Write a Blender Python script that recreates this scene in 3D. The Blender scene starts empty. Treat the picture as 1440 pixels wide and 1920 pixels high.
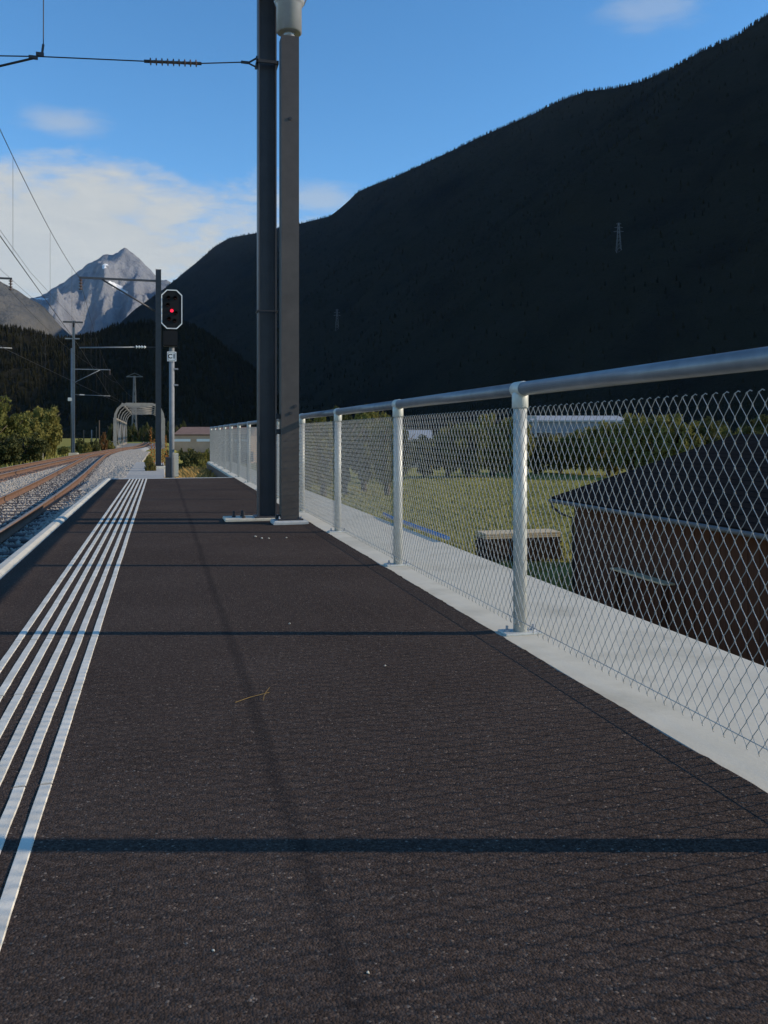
import bpy, bmesh, math, random
import numpy as np
from mathutils import Vector, Matrix, noise as mn
from mathutils.bvhtree import BVHTree

R = math.radians
random.seed(7); rng = np.random.default_rng(7)
sc = bpy.context.scene
col = sc.collection

# ------------------------------------------------------------------ camera
F = 1590.0; HOR = 814.0; H = 0.875; VPX = 302.0
YAW = math.atan((720 - VPX) / F)
S_, C_ = math.sin(YAW), math.cos(YAW)
FWD = Vector((S_, C_, 0)); RIGHT = Vector((C_, -S_, 0)); UP = Vector((0, 0, 1))
cam = bpy.data.objects.new('camera', bpy.data.cameras.new('camera'))
col.objects.link(cam); sc.camera = cam
cam.location = (0, 0, H); cam.rotation_euler = (R(90), 0, -YAW)
cam.data.sensor_width = 36; cam.data.lens = F / 1920 * 36
cam.data.shift_y = -(960 - HOR) / 1920
cam.data.clip_start = 0.05; cam.data.clip_end = 40000

def P(u, v, t):
    return Vector((0, 0, H)) + t * (FWD + RIGHT * ((u - 720) / F) + UP * ((HOR - v) / F))
def G(u, v, z=0.0):
    return P(u, v, F * (H - z) / (v - HOR))
def LD(lat, dep, z):          # lateral / depth along the view axis -> world
    p = RIGHT * lat + FWD * dep
    return Vector((p.x, p.y, z))

# ------------------------------------------------------------------ world, sun, exposure
SUN_EL = 23.3
SUN_DIR = (RIGHT * math.cos(R(SUN_EL)) + UP * math.sin(R(SUN_EL))).normalized()
SUN_AZ = math.atan2(SUN_DIR.x, SUN_DIR.y)     # clockwise from +Y
w = bpy.data.worlds.new('World'); sc.world = w; w.use_nodes = True
nt = w.node_tree; nt.nodes.clear()
def N(t, typ, **kw):
    n = t.nodes.new(typ)
    for k, v in kw.items():
        if hasattr(n, k): setattr(n, k, v)
    return n
sky = N(nt, 'ShaderNodeTexSky', sky_type='NISHITA', sun_disc=False)
sky.sun_elevation = R(SUN_EL); sky.sun_rotation = SUN_AZ
sky.altitude = 900; sky.air_density = 1.0; sky.dust_density = 0.05; sky.ozone_density = 3.0
bg = N(nt, 'ShaderNodeBackground'); out = N(nt, 'ShaderNodeOutputWorld')
SKY_STR = 0.15
bg.inputs['Strength'].default_value = SKY_STR
tc = N(nt, 'ShaderNodeTexCoord')
def vmath(t, op, a, b=None):
    n = N(t, 'ShaderNodeVectorMath', operation=op)
    for i, x in enumerate((a, b)):
        if x is None: continue
        if hasattr(x, 'links') or hasattr(x, 'is_output'): t.links.new(x, n.inputs[i])
        else: n.inputs[i].default_value = x
    return n
def fmath(t, op, a, b=None, clamp=False):
    n = N(t, 'ShaderNodeMath', operation=op); n.use_clamp = clamp
    for i, x in enumerate((a, b)):
        if x is None: continue
        if hasattr(x, 'is_output'): t.links.new(x, n.inputs[i])
        else: n.inputs[i].default_value = x
    return n.outputs[0]
def ramp(t, fac, stops):
    n = N(t, 'ShaderNodeValToRGB'); e = n.color_ramp.elements
    while len(e) < len(stops): e.new(0.5)
    for i, (p, c) in enumerate(stops):
        e[i].position = p; e[i].color = tuple(c) + (1,) if len(c) == 3 else c
    t.links.new(fac, n.inputs[0]); return n.outputs[0]
def mixc(t, fac, a, b):
    n = N(t, 'ShaderNodeMix', data_type='RGBA')
    for s, x in ((n.inputs[0], fac), (n.inputs[6], a), (n.inputs[7], b)):
        if hasattr(x, 'is_output'): t.links.new(x, s)
        elif isinstance(x, (int, float)): s.default_value = x
        else: s.default_value = tuple(x) + (1,) if len(x) == 3 else x
    return n.outputs[2]
def noise(t, vec, scale, detail=5, rough=0.55, dist=0.0):
    n = N(t, 'ShaderNodeTexNoise'); n.inputs['Scale'].default_value = scale
    n.inputs['Detail'].default_value = detail; n.inputs['Roughness'].default_value = rough
    n.inputs['Distortion'].default_value = dist
    if vec is not None: t.links.new(vec, n.inputs['Vector'])
    return n.outputs['Fac']
D = tc.outputs['Generated']
sep = N(nt, 'ShaderNodeSeparateXYZ'); nt.links.new(D, sep.inputs[0])
def cloud_patch(u, v, a, b):
    d = (P(u, v, 1.0) - Vector((0, 0, H))).normalized()
    e = Vector((d.y, -d.x, 0)).normalized()
    hx = vmath(nt, 'DOT_PRODUCT', D, tuple(e)).outputs['Value']
    fr = vmath(nt, 'DOT_PRODUCT', D, tuple(d)).outputs['Value']
    hz = fmath(nt, 'SUBTRACT', sep.outputs[2], d.z)
    q = fmath(nt, 'ADD', fmath(nt, 'POWER', fmath(nt, 'ABSOLUTE', fmath(nt, 'DIVIDE', hx, a)), 2), fmath(nt, 'POWER', fmath(nt, 'ABSOLUTE', fmath(nt, 'DIVIDE', hz, b)), 2))
    m = fmath(nt, 'SUBTRACT', 1.0, fmath(nt, 'SQRT', q))
    behind = fmath(nt, 'LESS_THAN', fr, 0.0)
    return fmath(nt, 'SUBTRACT', m, fmath(nt, 'MULTIPLY', behind, 9.0))
st = vmath(nt, 'MULTIPLY', D, (1.0, 1.0, 3.2)).outputs[0]
n1 = noise(nt, st, 5.5, 7, 0.62, 0.35)
n2 = noise(nt, st, 22.0, 5, 0.6, 0.3)
tex = fmath(nt, 'ADD', fmath(nt, 'MULTIPLY', fmath(nt, 'SUBTRACT', n1, 0.5), 1.6), fmath(nt, 'MULTIPLY', fmath(nt, 'SUBTRACT', n2, 0.5), 0.6))
def cover(m, lo, hi, gain):
    x = fmath(nt, 'ADD', m, tex)
    n = N(nt, 'ShaderNodeMapRange', interpolation_type='SMOOTHSTEP')
    nt.links.new(x, n.inputs[0]); n.inputs[1].default_value = lo; n.inputs[2].default_value = hi
    n.inputs[3].default_value = 0; n.inputs[4].default_value = gain
    return n.outputs[0]
cov = cover(cloud_patch(150, 455, 0.34, 0.105), 0.0, 0.6, 0.92)
for (u, v, a, b, g) in ((115, 230, 0.075, 0.022, .45), (600, 372, 0.075, 0.03, .5), (1235, 12, 0.07, 0.03, .3)):
    cov = fmath(nt, 'MAXIMUM', cov, cover(cloud_patch(u, v, a, b), 0.15, 0.95, g))
# the same fair-weather cloud elsewhere round the horizon, thin
band = fmath(nt, 'SUBTRACT', 0.12, fmath(nt, 'MULTIPLY', fmath(nt, 'ABSOLUTE', fmath(nt, 'SUBTRACT', sep.outputs[2], 0.22)), 4.0))
cov = fmath(nt, 'MAXIMUM', cov, cover(fmath(nt, 'SUBTRACT', band, 0.35), 0.1, 0.8, 0.5))
cl_c = mixc(nt, n2, (3.4, 3.6, 3.65), (4.5, 4.5, 4.2))
hs_ = N(nt, 'ShaderNodeHueSaturation'); hs_.inputs['Hue'].default_value = 0.497; hs_.inputs['Saturation'].default_value = 1.2; hs_.inputs['Value'].default_value = 1.42
nt.links.new(sky.outputs[0], hs_.inputs['Color'])
nt.links.new(mixc(nt, cov, hs_.outputs[0], cl_c), bg.inputs['Color'])
nt.links.new(bg.outputs[0], out.inputs[0])

sun = bpy.data.objects.new('sun', bpy.data.lights.new('sun', 'SUN')); col.objects.link(sun)
sun.data.energy = 4.5; sun.data.angle = R(0.53); sun.data.color = (1.0, 0.84, 0.63)
sun.rotation_euler = SUN_DIR.to_track_quat('Z', 'Y').to_euler()
sun.location = (30, -8, 14)
vs = sc.view_settings
vs.view_transform = 'Standard'; vs.look = 'None'; vs.exposure = 0.0; vs.gamma = 1.0; vs.use_curve_mapping = False
sc.cycles.max_bounces = 6; sc.cycles.diffuse_bounces = 3; sc.cycles.glossy_bounces = 3
sc.cycles.volume_bounces = 0; sc.cycles.transparent_max_bounces = 8

# ------------------------------------------------------------------ materials
def mat(name, c1, c2=None, scale=4.0, rough=0.8, metal=0.0, bump=0.0, bscale=None, dist=0.01, c3=None, obj=True, spec=0.4, stretch=None, detail=6):
    m = bpy.data.materials.new(name); m.use_nodes = True
    t = m.node_tree; b = t.nodes['Principled BSDF']
    b.inputs['Roughness'].default_value = rough; b.inputs['Metallic'].default_value = metal
    b.inputs['Specular IOR Level'].default_value = spec
    tcn = N(t, 'ShaderNodeTexCoord'); v = tcn.outputs['Object']
    if not obj:
        g = N(t, 'ShaderNodeNewGeometry'); v = g.outputs['Position']
    if stretch: v = vmath(t, 'MULTIPLY', v, stretch).outputs[0]
    if c2 is None: c2 = tuple(x * 0.8 for x in c1)
    n = noise(t, v, scale, detail, 0.6)
    stops = [(0.32, c1), (0.68, c2)] if c3 is None else [(0.28, c1), (0.5, c2), (0.72, c3)]
    t.links.new(ramp(t, n, stops), b.inputs['Base Color'])
    if bump:
        bn = N(t, 'ShaderNodeBump'); bn.inputs['Strength'].default_value = bump; bn.inputs['Distance'].default_value = dist
        t.links.new(noise(t, v, bscale or scale * 4, 6, 0.65), bn.inputs['Height'])
        t.links.new(bn.outputs[0], b.inputs['Normal'])
    return m

M = {}
def asphalt_mat():
    m = bpy.data.materials.new('asphalt'); m.use_nodes = True
    t = m.node_tree; b = t.nodes['Principled BSDF']
    g = N(t, 'ShaderNodeNewGeometry'); v = g.outputs['Position']
    big = noise(t, v, 0.9, 5, 0.6); fine = noise(t, v, 420, 3, 0.75)
    vo = N(t, 'ShaderNodeTexVoronoi', feature='F1'); vo.inputs['Scale'].default_value = 210
    t.links.new(v, vo.inputs['Vector'])
    vc = N(t, 'ShaderNodeSeparateXYZ'); t.links.new(vo.outputs['Color'], vc.inputs[0])
    base = ramp(t, fmath(t, 'ADD', fmath(t, 'MULTIPLY', big, 0.6), fmath(t, 'MULTIPLY', noise(t, v, 0.28, 6, 0.7, 0.6), 0.4)), [(0.36, (0.048, 0.035, 0.028)), (0.5, (0.070, 0.052, 0.042)), (0.64, (0.098, 0.075, 0.061))])
    stone = ramp(t, vc.outputs[0], [(0.0, (0.018, 0.013, 0.010)), (0.45, (0.057, 0.041, 0.034)), (0.9, (0.105, 0.079, 0.066)), (0.985, (0.15, 0.115, 0.09)), (1.0, (0.36, 0.29, 0.23))])
    c = mixc(t, 0.55, base, stone)
    # sealed lane joint, slightly wandering
    sx = N(t, 'ShaderNodeSeparateXYZ'); t.links.new(v, sx.inputs[0])
    wob = fmath(t, 'MULTIPLY', fmath(t, 'SUBTRACT', noise(t, v, 1.3, 3), 0.5), 0.05)
    dx = fmath(t, 'ABSOLUTE', fmath(t, 'ADD', fmath(t, 'SUBTRACT', sx.outputs[0], 0.285), wob))
    mr = N(t, 'ShaderNodeMapRange', interpolation_type='SMOOTHSTEP'); t.links.new(dx, mr.inputs[0])
    mr.inputs[1].default_value = 0.004; mr.inputs[2].default_value = 0.034; mr.inputs[3].default_value = 0.38; mr.inputs[4].default_value = 0.0
    c = mixc(t, mr.outputs[0], c, (0.018, 0.016, 0.016))
    t.links.new(c, b.inputs['Base Color'])
    b.inputs['Roughness'].default_value = 1.0; b.inputs['Specular IOR Level'].default_value = 0.03
    hgt = fmath(t, 'ADD', fmath(t, 'MULTIPLY', vo.outputs['Distance'], -0.9), fmath(t, 'MULTIPLY', fine, 0.5))
    hgt = fmath(t, 'ADD', hgt, fmath(t, 'MULTIPLY', noise(t, v, 60, 5, 0.7), 1.3))
    bn = N(t, 'ShaderNodeBump'); bn.inputs['Strength'].default_value = 0.6; bn.inputs['Distance'].default_value = 0.004
    t.links.new(hgt, bn.inputs['Height']); t.links.new(bn.outputs[0], b.inputs['Normal'])
    return m
M['asphalt'] = asphalt_mat()
M['concrete'] = mat('concrete', (0.40, 0.37, 0.29), (0.56, 0.52, 0.42), 2.2, 0.85, bump=0.25, bscale=60, dist=0.004, obj=False, c3=(0.48, 0.45, 0.365), detail=10)
M['concrete_grey'] = mat('concrete_grey', (0.38, 0.38, 0.36), (0.46, 0.46, 0.44), 3.0, 0.85, bump=0.3, bscale=50, dist=0.004, obj=False)
M['kerb'] = mat('kerb', (0.46, 0.44, 0.37), (0.58, 0.55, 0.47), 5.0, 0.8, bump=0.2, bscale=70, dist=0.003, obj=False)
M['rib'] = mat('rib', (0.56, 0.52, 0.43), (0.78, 0.73, 0.62), 9.0, 0.6, bump=0.5, bscale=22, dist=0.004, obj=False)
M['galv'] = mat('galv', (0.46, 0.46, 0.42), (0.60, 0.60, 0.55), 14.0, 0.5, 0.2, bump=0.06, bscale=80, dist=0.002)
M['galv_rail'] = mat('galv_rail', (0.17, 0.18, 0.20), (0.23, 0.24, 0.26), 10.0, 0.42, 0.35, obj=False)
M['wire'] = mat('wire', (0.33, 0.335, 0.32), (0.44, 0.445, 0.43), 30.0, 0.45, 0.3, obj=False)
M['mast'] = mat('mast', (0.055, 0.055, 0.060), (0.075, 0.073, 0.078), 5.0, 0.45, 0.35, bump=0.05, bscale=60, dist=0.002)
M['mast_pale'] = mat('mast_pale', (0.16, 0.18, 0.20), (0.22, 0.24, 0.26), 5.0, 0.5, 0.3)
M['column'] = mat('column', (0.062, 0.052, 0.047), (0.085, 0.072, 0.064), 6.0, 0.5, 0.3, bump=0.06, bscale=60, dist=0.002)
M['steel'] = mat('steel', (0.30, 0.32, 0.36), (0.37, 0.39, 0.43), 8.0, 0.35, 0.25)
M['dark'] = mat('dark_metal', (0.03, 0.03, 0.034), (0.045, 0.045, 0.05), 8.0, 0.5, 0.3)
M['cable'] = mat('cable', (0.02, 0.02, 0.024), (0.03, 0.03, 0.034), 8.0, 0.6, 0.1)
M['insul'] = mat('insulator', (0.075, 0.05, 0.045), (0.12, 0.08, 0.07), 20.0, 0.3)
M['white_insul'] = mat('white_insulator', (0.7, 0.7, 0.68), None, 20.0, 0.35)
M['black'] = mat('black_paint', (0.006, 0.006, 0.007), (0.010, 0.010, 0.011), 20.0, 0.55, spec=0.2)
M['white'] = mat('white_paint', (0.66, 0.67, 0.66), (0.74, 0.75, 0.74), 12.0, 0.5)
M['sigpole'] = mat('signal_pole', (0.17, 0.18, 0.19), (0.23, 0.24, 0.25), 8.0, 0.7, 0.0)
M['rail'] = mat('rail_rust', (0.115, 0.062, 0.040), (0.20, 0.115, 0.07), 9.0, 0.7, 0.1, bump=0.2, bscale=90, dist=0.003, obj=False)
M['rail_top'] = mat('rail_head', (0.24, 0.165, 0.115), (0.34, 0.25, 0.18), 9.0, 0.4, 0.4, obj=False)
M['sleeper'] = mat('sleeper', (0.05, 0.044, 0.044), (0.085, 0.072, 0.068), 6.0, 0.85, bump=0.4, bscale=40, dist=0.006)
M['ballast'] = mat('ballast', (0.20, 0.195, 0.185), (0.36, 0.35, 0.33), 14.0, 0.95, bump=1.0, bscale=16, dist=0.05, obj=False, c3=(0.27, 0.265, 0.25))
M['stone'] = mat('ballast_stone', (0.23, 0.205, 0.175), (0.40, 0.365, 0.31), 9.0, 0.9, obj=False, c3=(0.30, 0.27, 0.23))
M['rust_stone'] = mat('rusty_stone', (0.17, 0.095, 0.06), (0.30, 0.18, 0.12), 8.0, 0.95, obj=False, c3=(0.24, 0.17, 0.13))
M['grass'] = mat('grass_ground', (0.16, 0.155, 0.036), (0.25, 0.225, 0.065), 0.22, 0.95, bump=0.6, bscale=6, dist=0.06, obj=False, c3=(0.20, 0.19, 0.046), spec=0.02)
M['blade'] = mat('grass_blade', (0.18, 0.18, 0.042), (0.28, 0.25, 0.075), 0.6, 0.8, obj=False, c3=(0.22, 0.21, 0.05), spec=0.05)
M['dry'] = mat('dry_grass', (0.30, 0.19, 0.06), (0.42, 0.27, 0.09), 2.0, 0.9, obj=False, c3=(0.22, 0.15, 0.05), spec=0.1)
M['orange'] = mat('orange_leaf', (0.30, 0.11, 0.025), (0.42, 0.19, 0.05), 2.0, 0.9, obj=False, spec=0.1)
M['bark'] = mat('bark', (0.06, 0.045, 0.032), (0.10, 0.078, 0.058), 9.0, 0.95, bump=0.5, bscale=20, dist=0.02)
def leaf_mat(name, a, b):
    m = mat(name, a, b, 1.1, 0.75, obj=False, c3=tuple((x + y) / 2 for x, y in zip(a, b)), spec=0.15)
    t = m.node_tree; pb = t.nodes['Principled BSDF']; o = [n for n in t.nodes if n.type == 'OUTPUT_MATERIAL'][0]
    tr = N(t, 'ShaderNodeBsdfTranslucent'); mx = N(t, 'ShaderNodeMixShader'); mx.inputs[0].default_value = 0.28
    t.links.new(pb.inputs['Base Color'].links[0].from_socket, tr.inputs[0])
    t.links.new(pb.outputs[0], mx.inputs[1]); t.links.new(tr.outputs[0], mx.inputs[2]); t.links.new(mx.outputs[0], o.inputs[0])
    return m
M['leaf1'] = leaf_mat('leaf_olive', (0.12, 0.115, 0.028), (0.20, 0.18, 0.05))
M['leaf2'] = leaf_mat('leaf_green', (0.085, 0.095, 0.026), (0.145, 0.145, 0.04))
M['leaf3'] = leaf_mat('leaf_dark', (0.04, 0.047, 0.016), (0.08, 0.082, 0.028))
M['leaf4'] = leaf_mat('leaf_yellow', (0.115, 0.105, 0.025), (0.17, 0.14, 0.04))
M['leaf5'] = leaf_mat('leaf_rust', (0.11, 0.045, 0.02), (0.16, 0.08, 0.03))
M['roof'] = mat('roof_slate', (0.010, 0.0095, 0.0095), (0.017, 0.016, 0.016), 1.5, 1.0, spec=0.02, bump=0.3, bscale=9, dist=0.02)
M['wood'] = mat('brown_board', (0.026, 0.011, 0.006), (0.080, 0.031, 0.014), 2.5, 0.8, bump=0.3, bscale=30, dist=0.004, stretch=(6, 6, 0.8), c3=(0.045, 0.018, 0.009))
M['shaded_wood'] = mat('shaded_wood', (0.022, 0.016, 0.012), (0.045, 0.032, 0.022), 4.0, 0.95, spec=0.05)  # plank wood darkened so the stack's shaded front is in the colour
M['pale_wood'] = mat('pale_wood', (0.44, 0.36, 0.22), (0.56, 0.47, 0.31), 5.0, 0.8, stretch=(1, 8, 8))
M['gutter'] = mat('gutter', (0.10, 0.10, 0.10), (0.14, 0.14, 0.14), 6.0, 0.6, 0.1)
M['shed_white'] = mat('shed_white', (0.30, 0.31, 0.33), (0.36, 0.37, 0.39), 1.0, 0.6)
M['shed_blue'] = mat('shed_blue', (0.14, 0.17, 0.22), (0.18, 0.21, 0.26), 1.0, 0.6)
M['tan'] = mat('tan_render', (0.40, 0.28, 0.19), (0.48, 0.34, 0.24), 0.8, 0.85)
M['brown_roof'] = mat('brown_roof', (0.17, 0.10, 0.07), (0.23, 0.14, 0.10), 1.2, 0.8)
M['glass'] = mat('dark_glass', (0.02, 0.025, 0.03), (0.03, 0.035, 0.04), 1.0, 0.1)
M['blue'] = mat('blue_plastic', (0.04, 0.13, 0.32), (0.06, 0.18, 0.42), 5.0, 0.45)
M['bridge'] = mat('bridge_steel', (0.19, 0.175, 0.155), (0.27, 0.25, 0.22), 1.5, 0.6, 0.1, c3=(0.21, 0.18, 0.15))
M['pylon'] = mat('pylon_steel', (0.12, 0.125, 0.13), (0.16, 0.165, 0.17), 0.3, 0.5, 0.3)
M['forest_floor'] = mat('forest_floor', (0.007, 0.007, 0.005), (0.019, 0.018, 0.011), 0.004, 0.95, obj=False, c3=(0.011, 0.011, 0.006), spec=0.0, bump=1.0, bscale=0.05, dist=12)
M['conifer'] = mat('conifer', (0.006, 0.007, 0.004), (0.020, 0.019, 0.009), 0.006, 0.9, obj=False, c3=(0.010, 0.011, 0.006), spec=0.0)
M['alp'] = mat('alpine_slope', (0.075, 0.08, 0.082), (0.13, 0.128, 0.12), 0.003, 0.95, obj=False, c3=(0.055, 0.06, 0.045), spec=0.0, bump=1.0, bscale=0.02, dist=30)
def rock_mat():
    m = mat('rock', (0.095, 0.105, 0.13), (0.23, 0.235, 0.25), 0.003, 0.95, obj=False, c3=(0.15, 0.158, 0.18), spec=0.1, bump=1.0, bscale=0.012, dist=60)
    t = m.node_tree; b = t.nodes['Principled BSDF']
    g = N(t, 'ShaderNodeNewGeometry'); v = g.outputs['Position']
    base = b.inputs['Base Color'].links[0].from_socket
    wobv = vmath(t, 'MULTIPLY', vmath(t, 'SUBTRACT', N(t, 'ShaderNodeTexNoise').outputs['Color'], (0.5, 0.5, 0.5)).outputs[0], (90, 90, 90)).outputs[0]
    nn = [n for n in t.nodes if n.type == 'TEX_NOISE'][-1]; nn.inputs['Scale'].default_value = 0.012; t.links.new(v, nn.inputs['Vector'])
    vv = vmath(t, 'ADD', v, wobv).outputs[0]
    for (u, vy, a, bb, sl) in SNOW:
        e = RIGHT
        p0 = P(u, vy, 8600)
        lat = fmath(t, 'SUBTRACT', vmath(t, 'DOT_PRODUCT', vv, tuple(RIGHT)).outputs['Value'], p0.dot(RIGHT))
        sz = N(t, 'ShaderNodeSeparateXYZ'); t.links.new(vv, sz.inputs[0])
        hh = fmath(t, 'SUBTRACT', sz.outputs[2], p0.z)
        la2 = fmath(t, 'ADD', lat, fmath(t, 'MULTIPLY', hh, sl))
        q = fmath(t, 'ADD', fmath(t, 'POWER', fmath(t, 'ABSOLUTE', fmath(t, 'DIVIDE', la2, a)), 2), fmath(t, 'POWER', fmath(t, 'ABSOLUTE', fmath(t, 'DIVIDE', hh, bb)), 2))
        base = mixc(t, fmath(t, 'LESS_THAN', q, 1.0), base, (0.78, 0.79, 0.80))
    t.links.new(base, b.inputs['Base Color'])
    return m
SNOW = [(214, 510, 22, 32, 0.0), (238, 548, 36, 48, 0.9), (252, 556, 26, 22, 0.9), (82, 563, 60, 20, -0.6)]
M['rock'] = rock_mat()
def emis(name, c, s):
    m = bpy.data.materials.new(name); m.use_nodes = True; b = m.node_tree.nodes['Principled BSDF']
    b.inputs['Base Color'].default_value = tuple(c) + (1,); b.inputs['Emission Color'].default_value = tuple(c) + (1,)
    b.inputs['Emission Strength'].default_value = s
    return m
M['red'] = emis('red_lamp', (1.0, 0.02, 0.06), 1.6)
M['lens'] = mat('dark_lens', (0.02, 0.004, 0.006), (0.03, 0.006, 0.01), 5, 0.12)

# ------------------------------------------------------------------ helpers
class MB:
    def __init__(s): s.v = []; s.f = []
    def add(s, vs, fs):
        o = len(s.v); s.v += [tuple(x) for x in vs]; s.f += [tuple(i + o for i in f) for f in fs]; return s
    def box(s, c, d, rz=0.0, bev=0.0, mtx=None):
        x, y, z = (k / 2 for k in d); c = Vector(c)
        if bev > 0:
            b = bev; pts = []
            for zz, ins in ((-z, b), (-z + b, 0), (z - b, 0), (z, b)):
                xx, yy = x - ins, y - ins
                pts += [(-xx, -yy, zz), (xx, -yy, zz), (xx, yy, zz), (-xx, yy, zz)]
            fs = [(3, 2, 1, 0), (12, 13, 14, 15)]
            for k in range(3):
                for i in range(4):
                    a = k * 4 + i; a2 = k * 4 + (i + 1) % 4; fs.append((a, a2, a2 + 4, a + 4))
        else:
            pts = [(-x, -y, -z), (x, -y, -z), (x, y, -z), (-x, y, -z), (-x, -y, z), (x, -y, z), (x, y, z), (-x, y, z)]
            fs = [(3, 2, 1, 0), (4, 5, 6, 7), (0, 1, 5, 4), (1, 2, 6, 5), (2, 3, 7, 6), (3, 0, 4, 7)]
        m = Matrix.Rotation(rz, 4, 'Z') if mtx is None else mtx
        return s.add([c + m @ Vector(p) for p in pts], fs)
    def tube(s, pts, r, n=8, cap=True):
        pts = [Vector(p) for p in pts]; rr = r if isinstance(r, (list, tuple)) else [r] * len(pts)
        vs = []; fs = []; ref = None
        for i, p in enumerate(pts):
            d = (pts[min(i + 1, len(pts) - 1)] - pts[max(i - 1, 0)]).normalized()
            if ref is None: ref = Vector((1, 0, 0)) if abs(d.x) < 0.8 else Vector((0, 0, 1))
            a = d.cross(ref).normalized(); b = d.cross(a).normalized(); ref = -b if False else ref
            for k in range(n):
                th = 2 * math.pi * k / n
                vs.append(p + (a * math.cos(th) + b * math.sin(th)) * rr[i])
        for i in range(len(pts) - 1):
            for k in range(n):
                k2 = (k + 1) % n
                fs.append((i * n + k, i * n + k2, (i + 1) * n + k2, (i + 1) * n + k))
        if cap:
            fs.append(tuple(range(n - 1, -1, -1))); fs.append(tuple((len(pts) - 1) * n + k for k in range(n)))
        return s.add(vs, fs)
    def lathe(s, prof, n=20, c=(0, 0, 0)):      # prof: (r, z)
        return s.tube([Vector(c) + Vector((0, 0, z)) for _, z in prof], [max(r, 1e-4) for r, _ in prof], n)
    def bar(s, a, b, w_, h_):                   # rectangular bar from a to b
        a, b = Vector(a), Vector(b); d = b - a; L = d.length; d.normalize()
        ref = Vector((0, 0, 1)) if abs(d.z) < 0.95 else Vector((0, 1, 0))
        x = d.cross(ref).normalized(); z = x.cross(d).normalized()
        m = Matrix((x, d, z)).transposed().to_4x4()
        return s.box((a + b) / 2, (w_, L, h_), mtx=m)
    def prism(s, poly, y0, y1):                 # polygon in xz extruded along y
        n = len(poly); vs = [(x, y0, z) for x, z in poly] + [(x, y1, z) for x, z in poly]
        fs = [tuple(range(n)), tuple(range(2 * n - 1, n - 1, -1))] + [(i, (i + 1) % n + 0, (i + 1) % n + n, i + n)[::-1] for i in range(n)]
        return s.add(vs, fs)
    def mesh(s, name, m=None, smooth=False):
        me = bpy.data.meshes.new(name); me.from_pydata(s.v, [], s.f); me.update()
        bm = bmesh.new(); bm.from_mesh(me); bmesh.ops.recalc_face_normals(bm, faces=bm.faces); bm.to_mesh(me); bm.free()
        if m: me.materials.append(M[m] if isinstance(m, str) else m)
        if smooth:
            for p in me.polygons: p.use_smooth = len(p.vertices) == 4
        return me
    def build(s, name, m, parent=None, smooth=False, loc=None):
        return link(name, s.mesh(name, m, smooth), parent, loc)
def link(name, me, parent=None, loc=None):
    o = bpy.data.objects.new(name, me); col.objects.link(o)
    if parent is not None: o.parent = parent
    if loc is not None: o.location = loc
    return o
def tag(o, label, cat, group=None):
    o['label'] = label; o['category'] = cat
    if group: o['group'] = group
    return o
def thing(name, label, cat, loc=(0, 0, 0), group=None, rz=0.0):
    o = bpy.data.objects.new(name, None); col.objects.link(o); o.location = loc; o.rotation_euler.z = rz
    o.empty_display_size = 0.2
    return tag(o, label, cat, group)
def struct(o): o['kind'] = 'structure'; return o
def stuff(o): o['kind'] = 'stuff'; return o
def npmesh(name, V, Fc, m, smooth=False):
    V = np.asarray(V, np.float32); Fc = np.asarray(Fc, np.int32); k = Fc.shape[1]
    me = bpy.data.meshes.new(name); me.vertices.add(len(V)); me.vertices.foreach_set('co', V.ravel())
    me.loops.add(Fc.size); me.loops.foreach_set('vertex_index', Fc.ravel())
    me.polygons.add(len(Fc)); me.polygons.foreach_set('loop_start', np.arange(0, Fc.size, k, dtype=np.int32))
    me.polygons.foreach_set('loop_total', np.full(len(Fc), k, np.int32))
    if smooth: me.polygons.foreach_set('use_smooth', np.ones(len(Fc), bool))
    me.update(); me.validate(); me.materials.append(M[m]); return me
def gridfaces(nu, nv):
    i = np.arange(nu - 1)[:, None] * nv + np.arange(nv - 1)[None]
    i = i.ravel(); return np.stack([i, i + nv, i + nv + 1, i + 1], 1)

# ------------------------------------------------------------------ track geometry functions
YS = np.arange(-40, 420, 1.0)
def smooth_interp(ky, kx, win=15):
    x = np.interp(YS, ky, kx); k = np.ones(win) / win
    xp = np.pad(x, win, mode='edge'); 
    for _ in range(2): xp = np.convolve(xp, k, 'same')
    return xp[win:-win]
C1 = smooth_interp([-40, 0, 18, 28, 48, 70, 92, 112, 124, 170, 420], [-2.58, -2.58, -2.70, -3.0, -3.85, -4.65, -4.55, -3.55, -2.95, -2.85, -6.0])
C2 = smooth_interp([-40, 0, 40, 60, 78, 92, 112, 124, 420], [-5.9, -5.9, -5.85, -5.55, -5.05, -4.55, -3.55, -2.95, -2.85])
ZR = smooth_interp([-40, 15, 119, 420], [-0.45, -0.45, -0.78, -0.9])
c1 = lambda y: float(np.interp(y, YS, C1)); c2 = lambda y: float(np.interp(y, YS, C2)); zr = lambda y: float(np.interp(y, YS, ZR))
PEND = 17.25      # platform end
FEND = 27.3       # fence wall end

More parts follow.
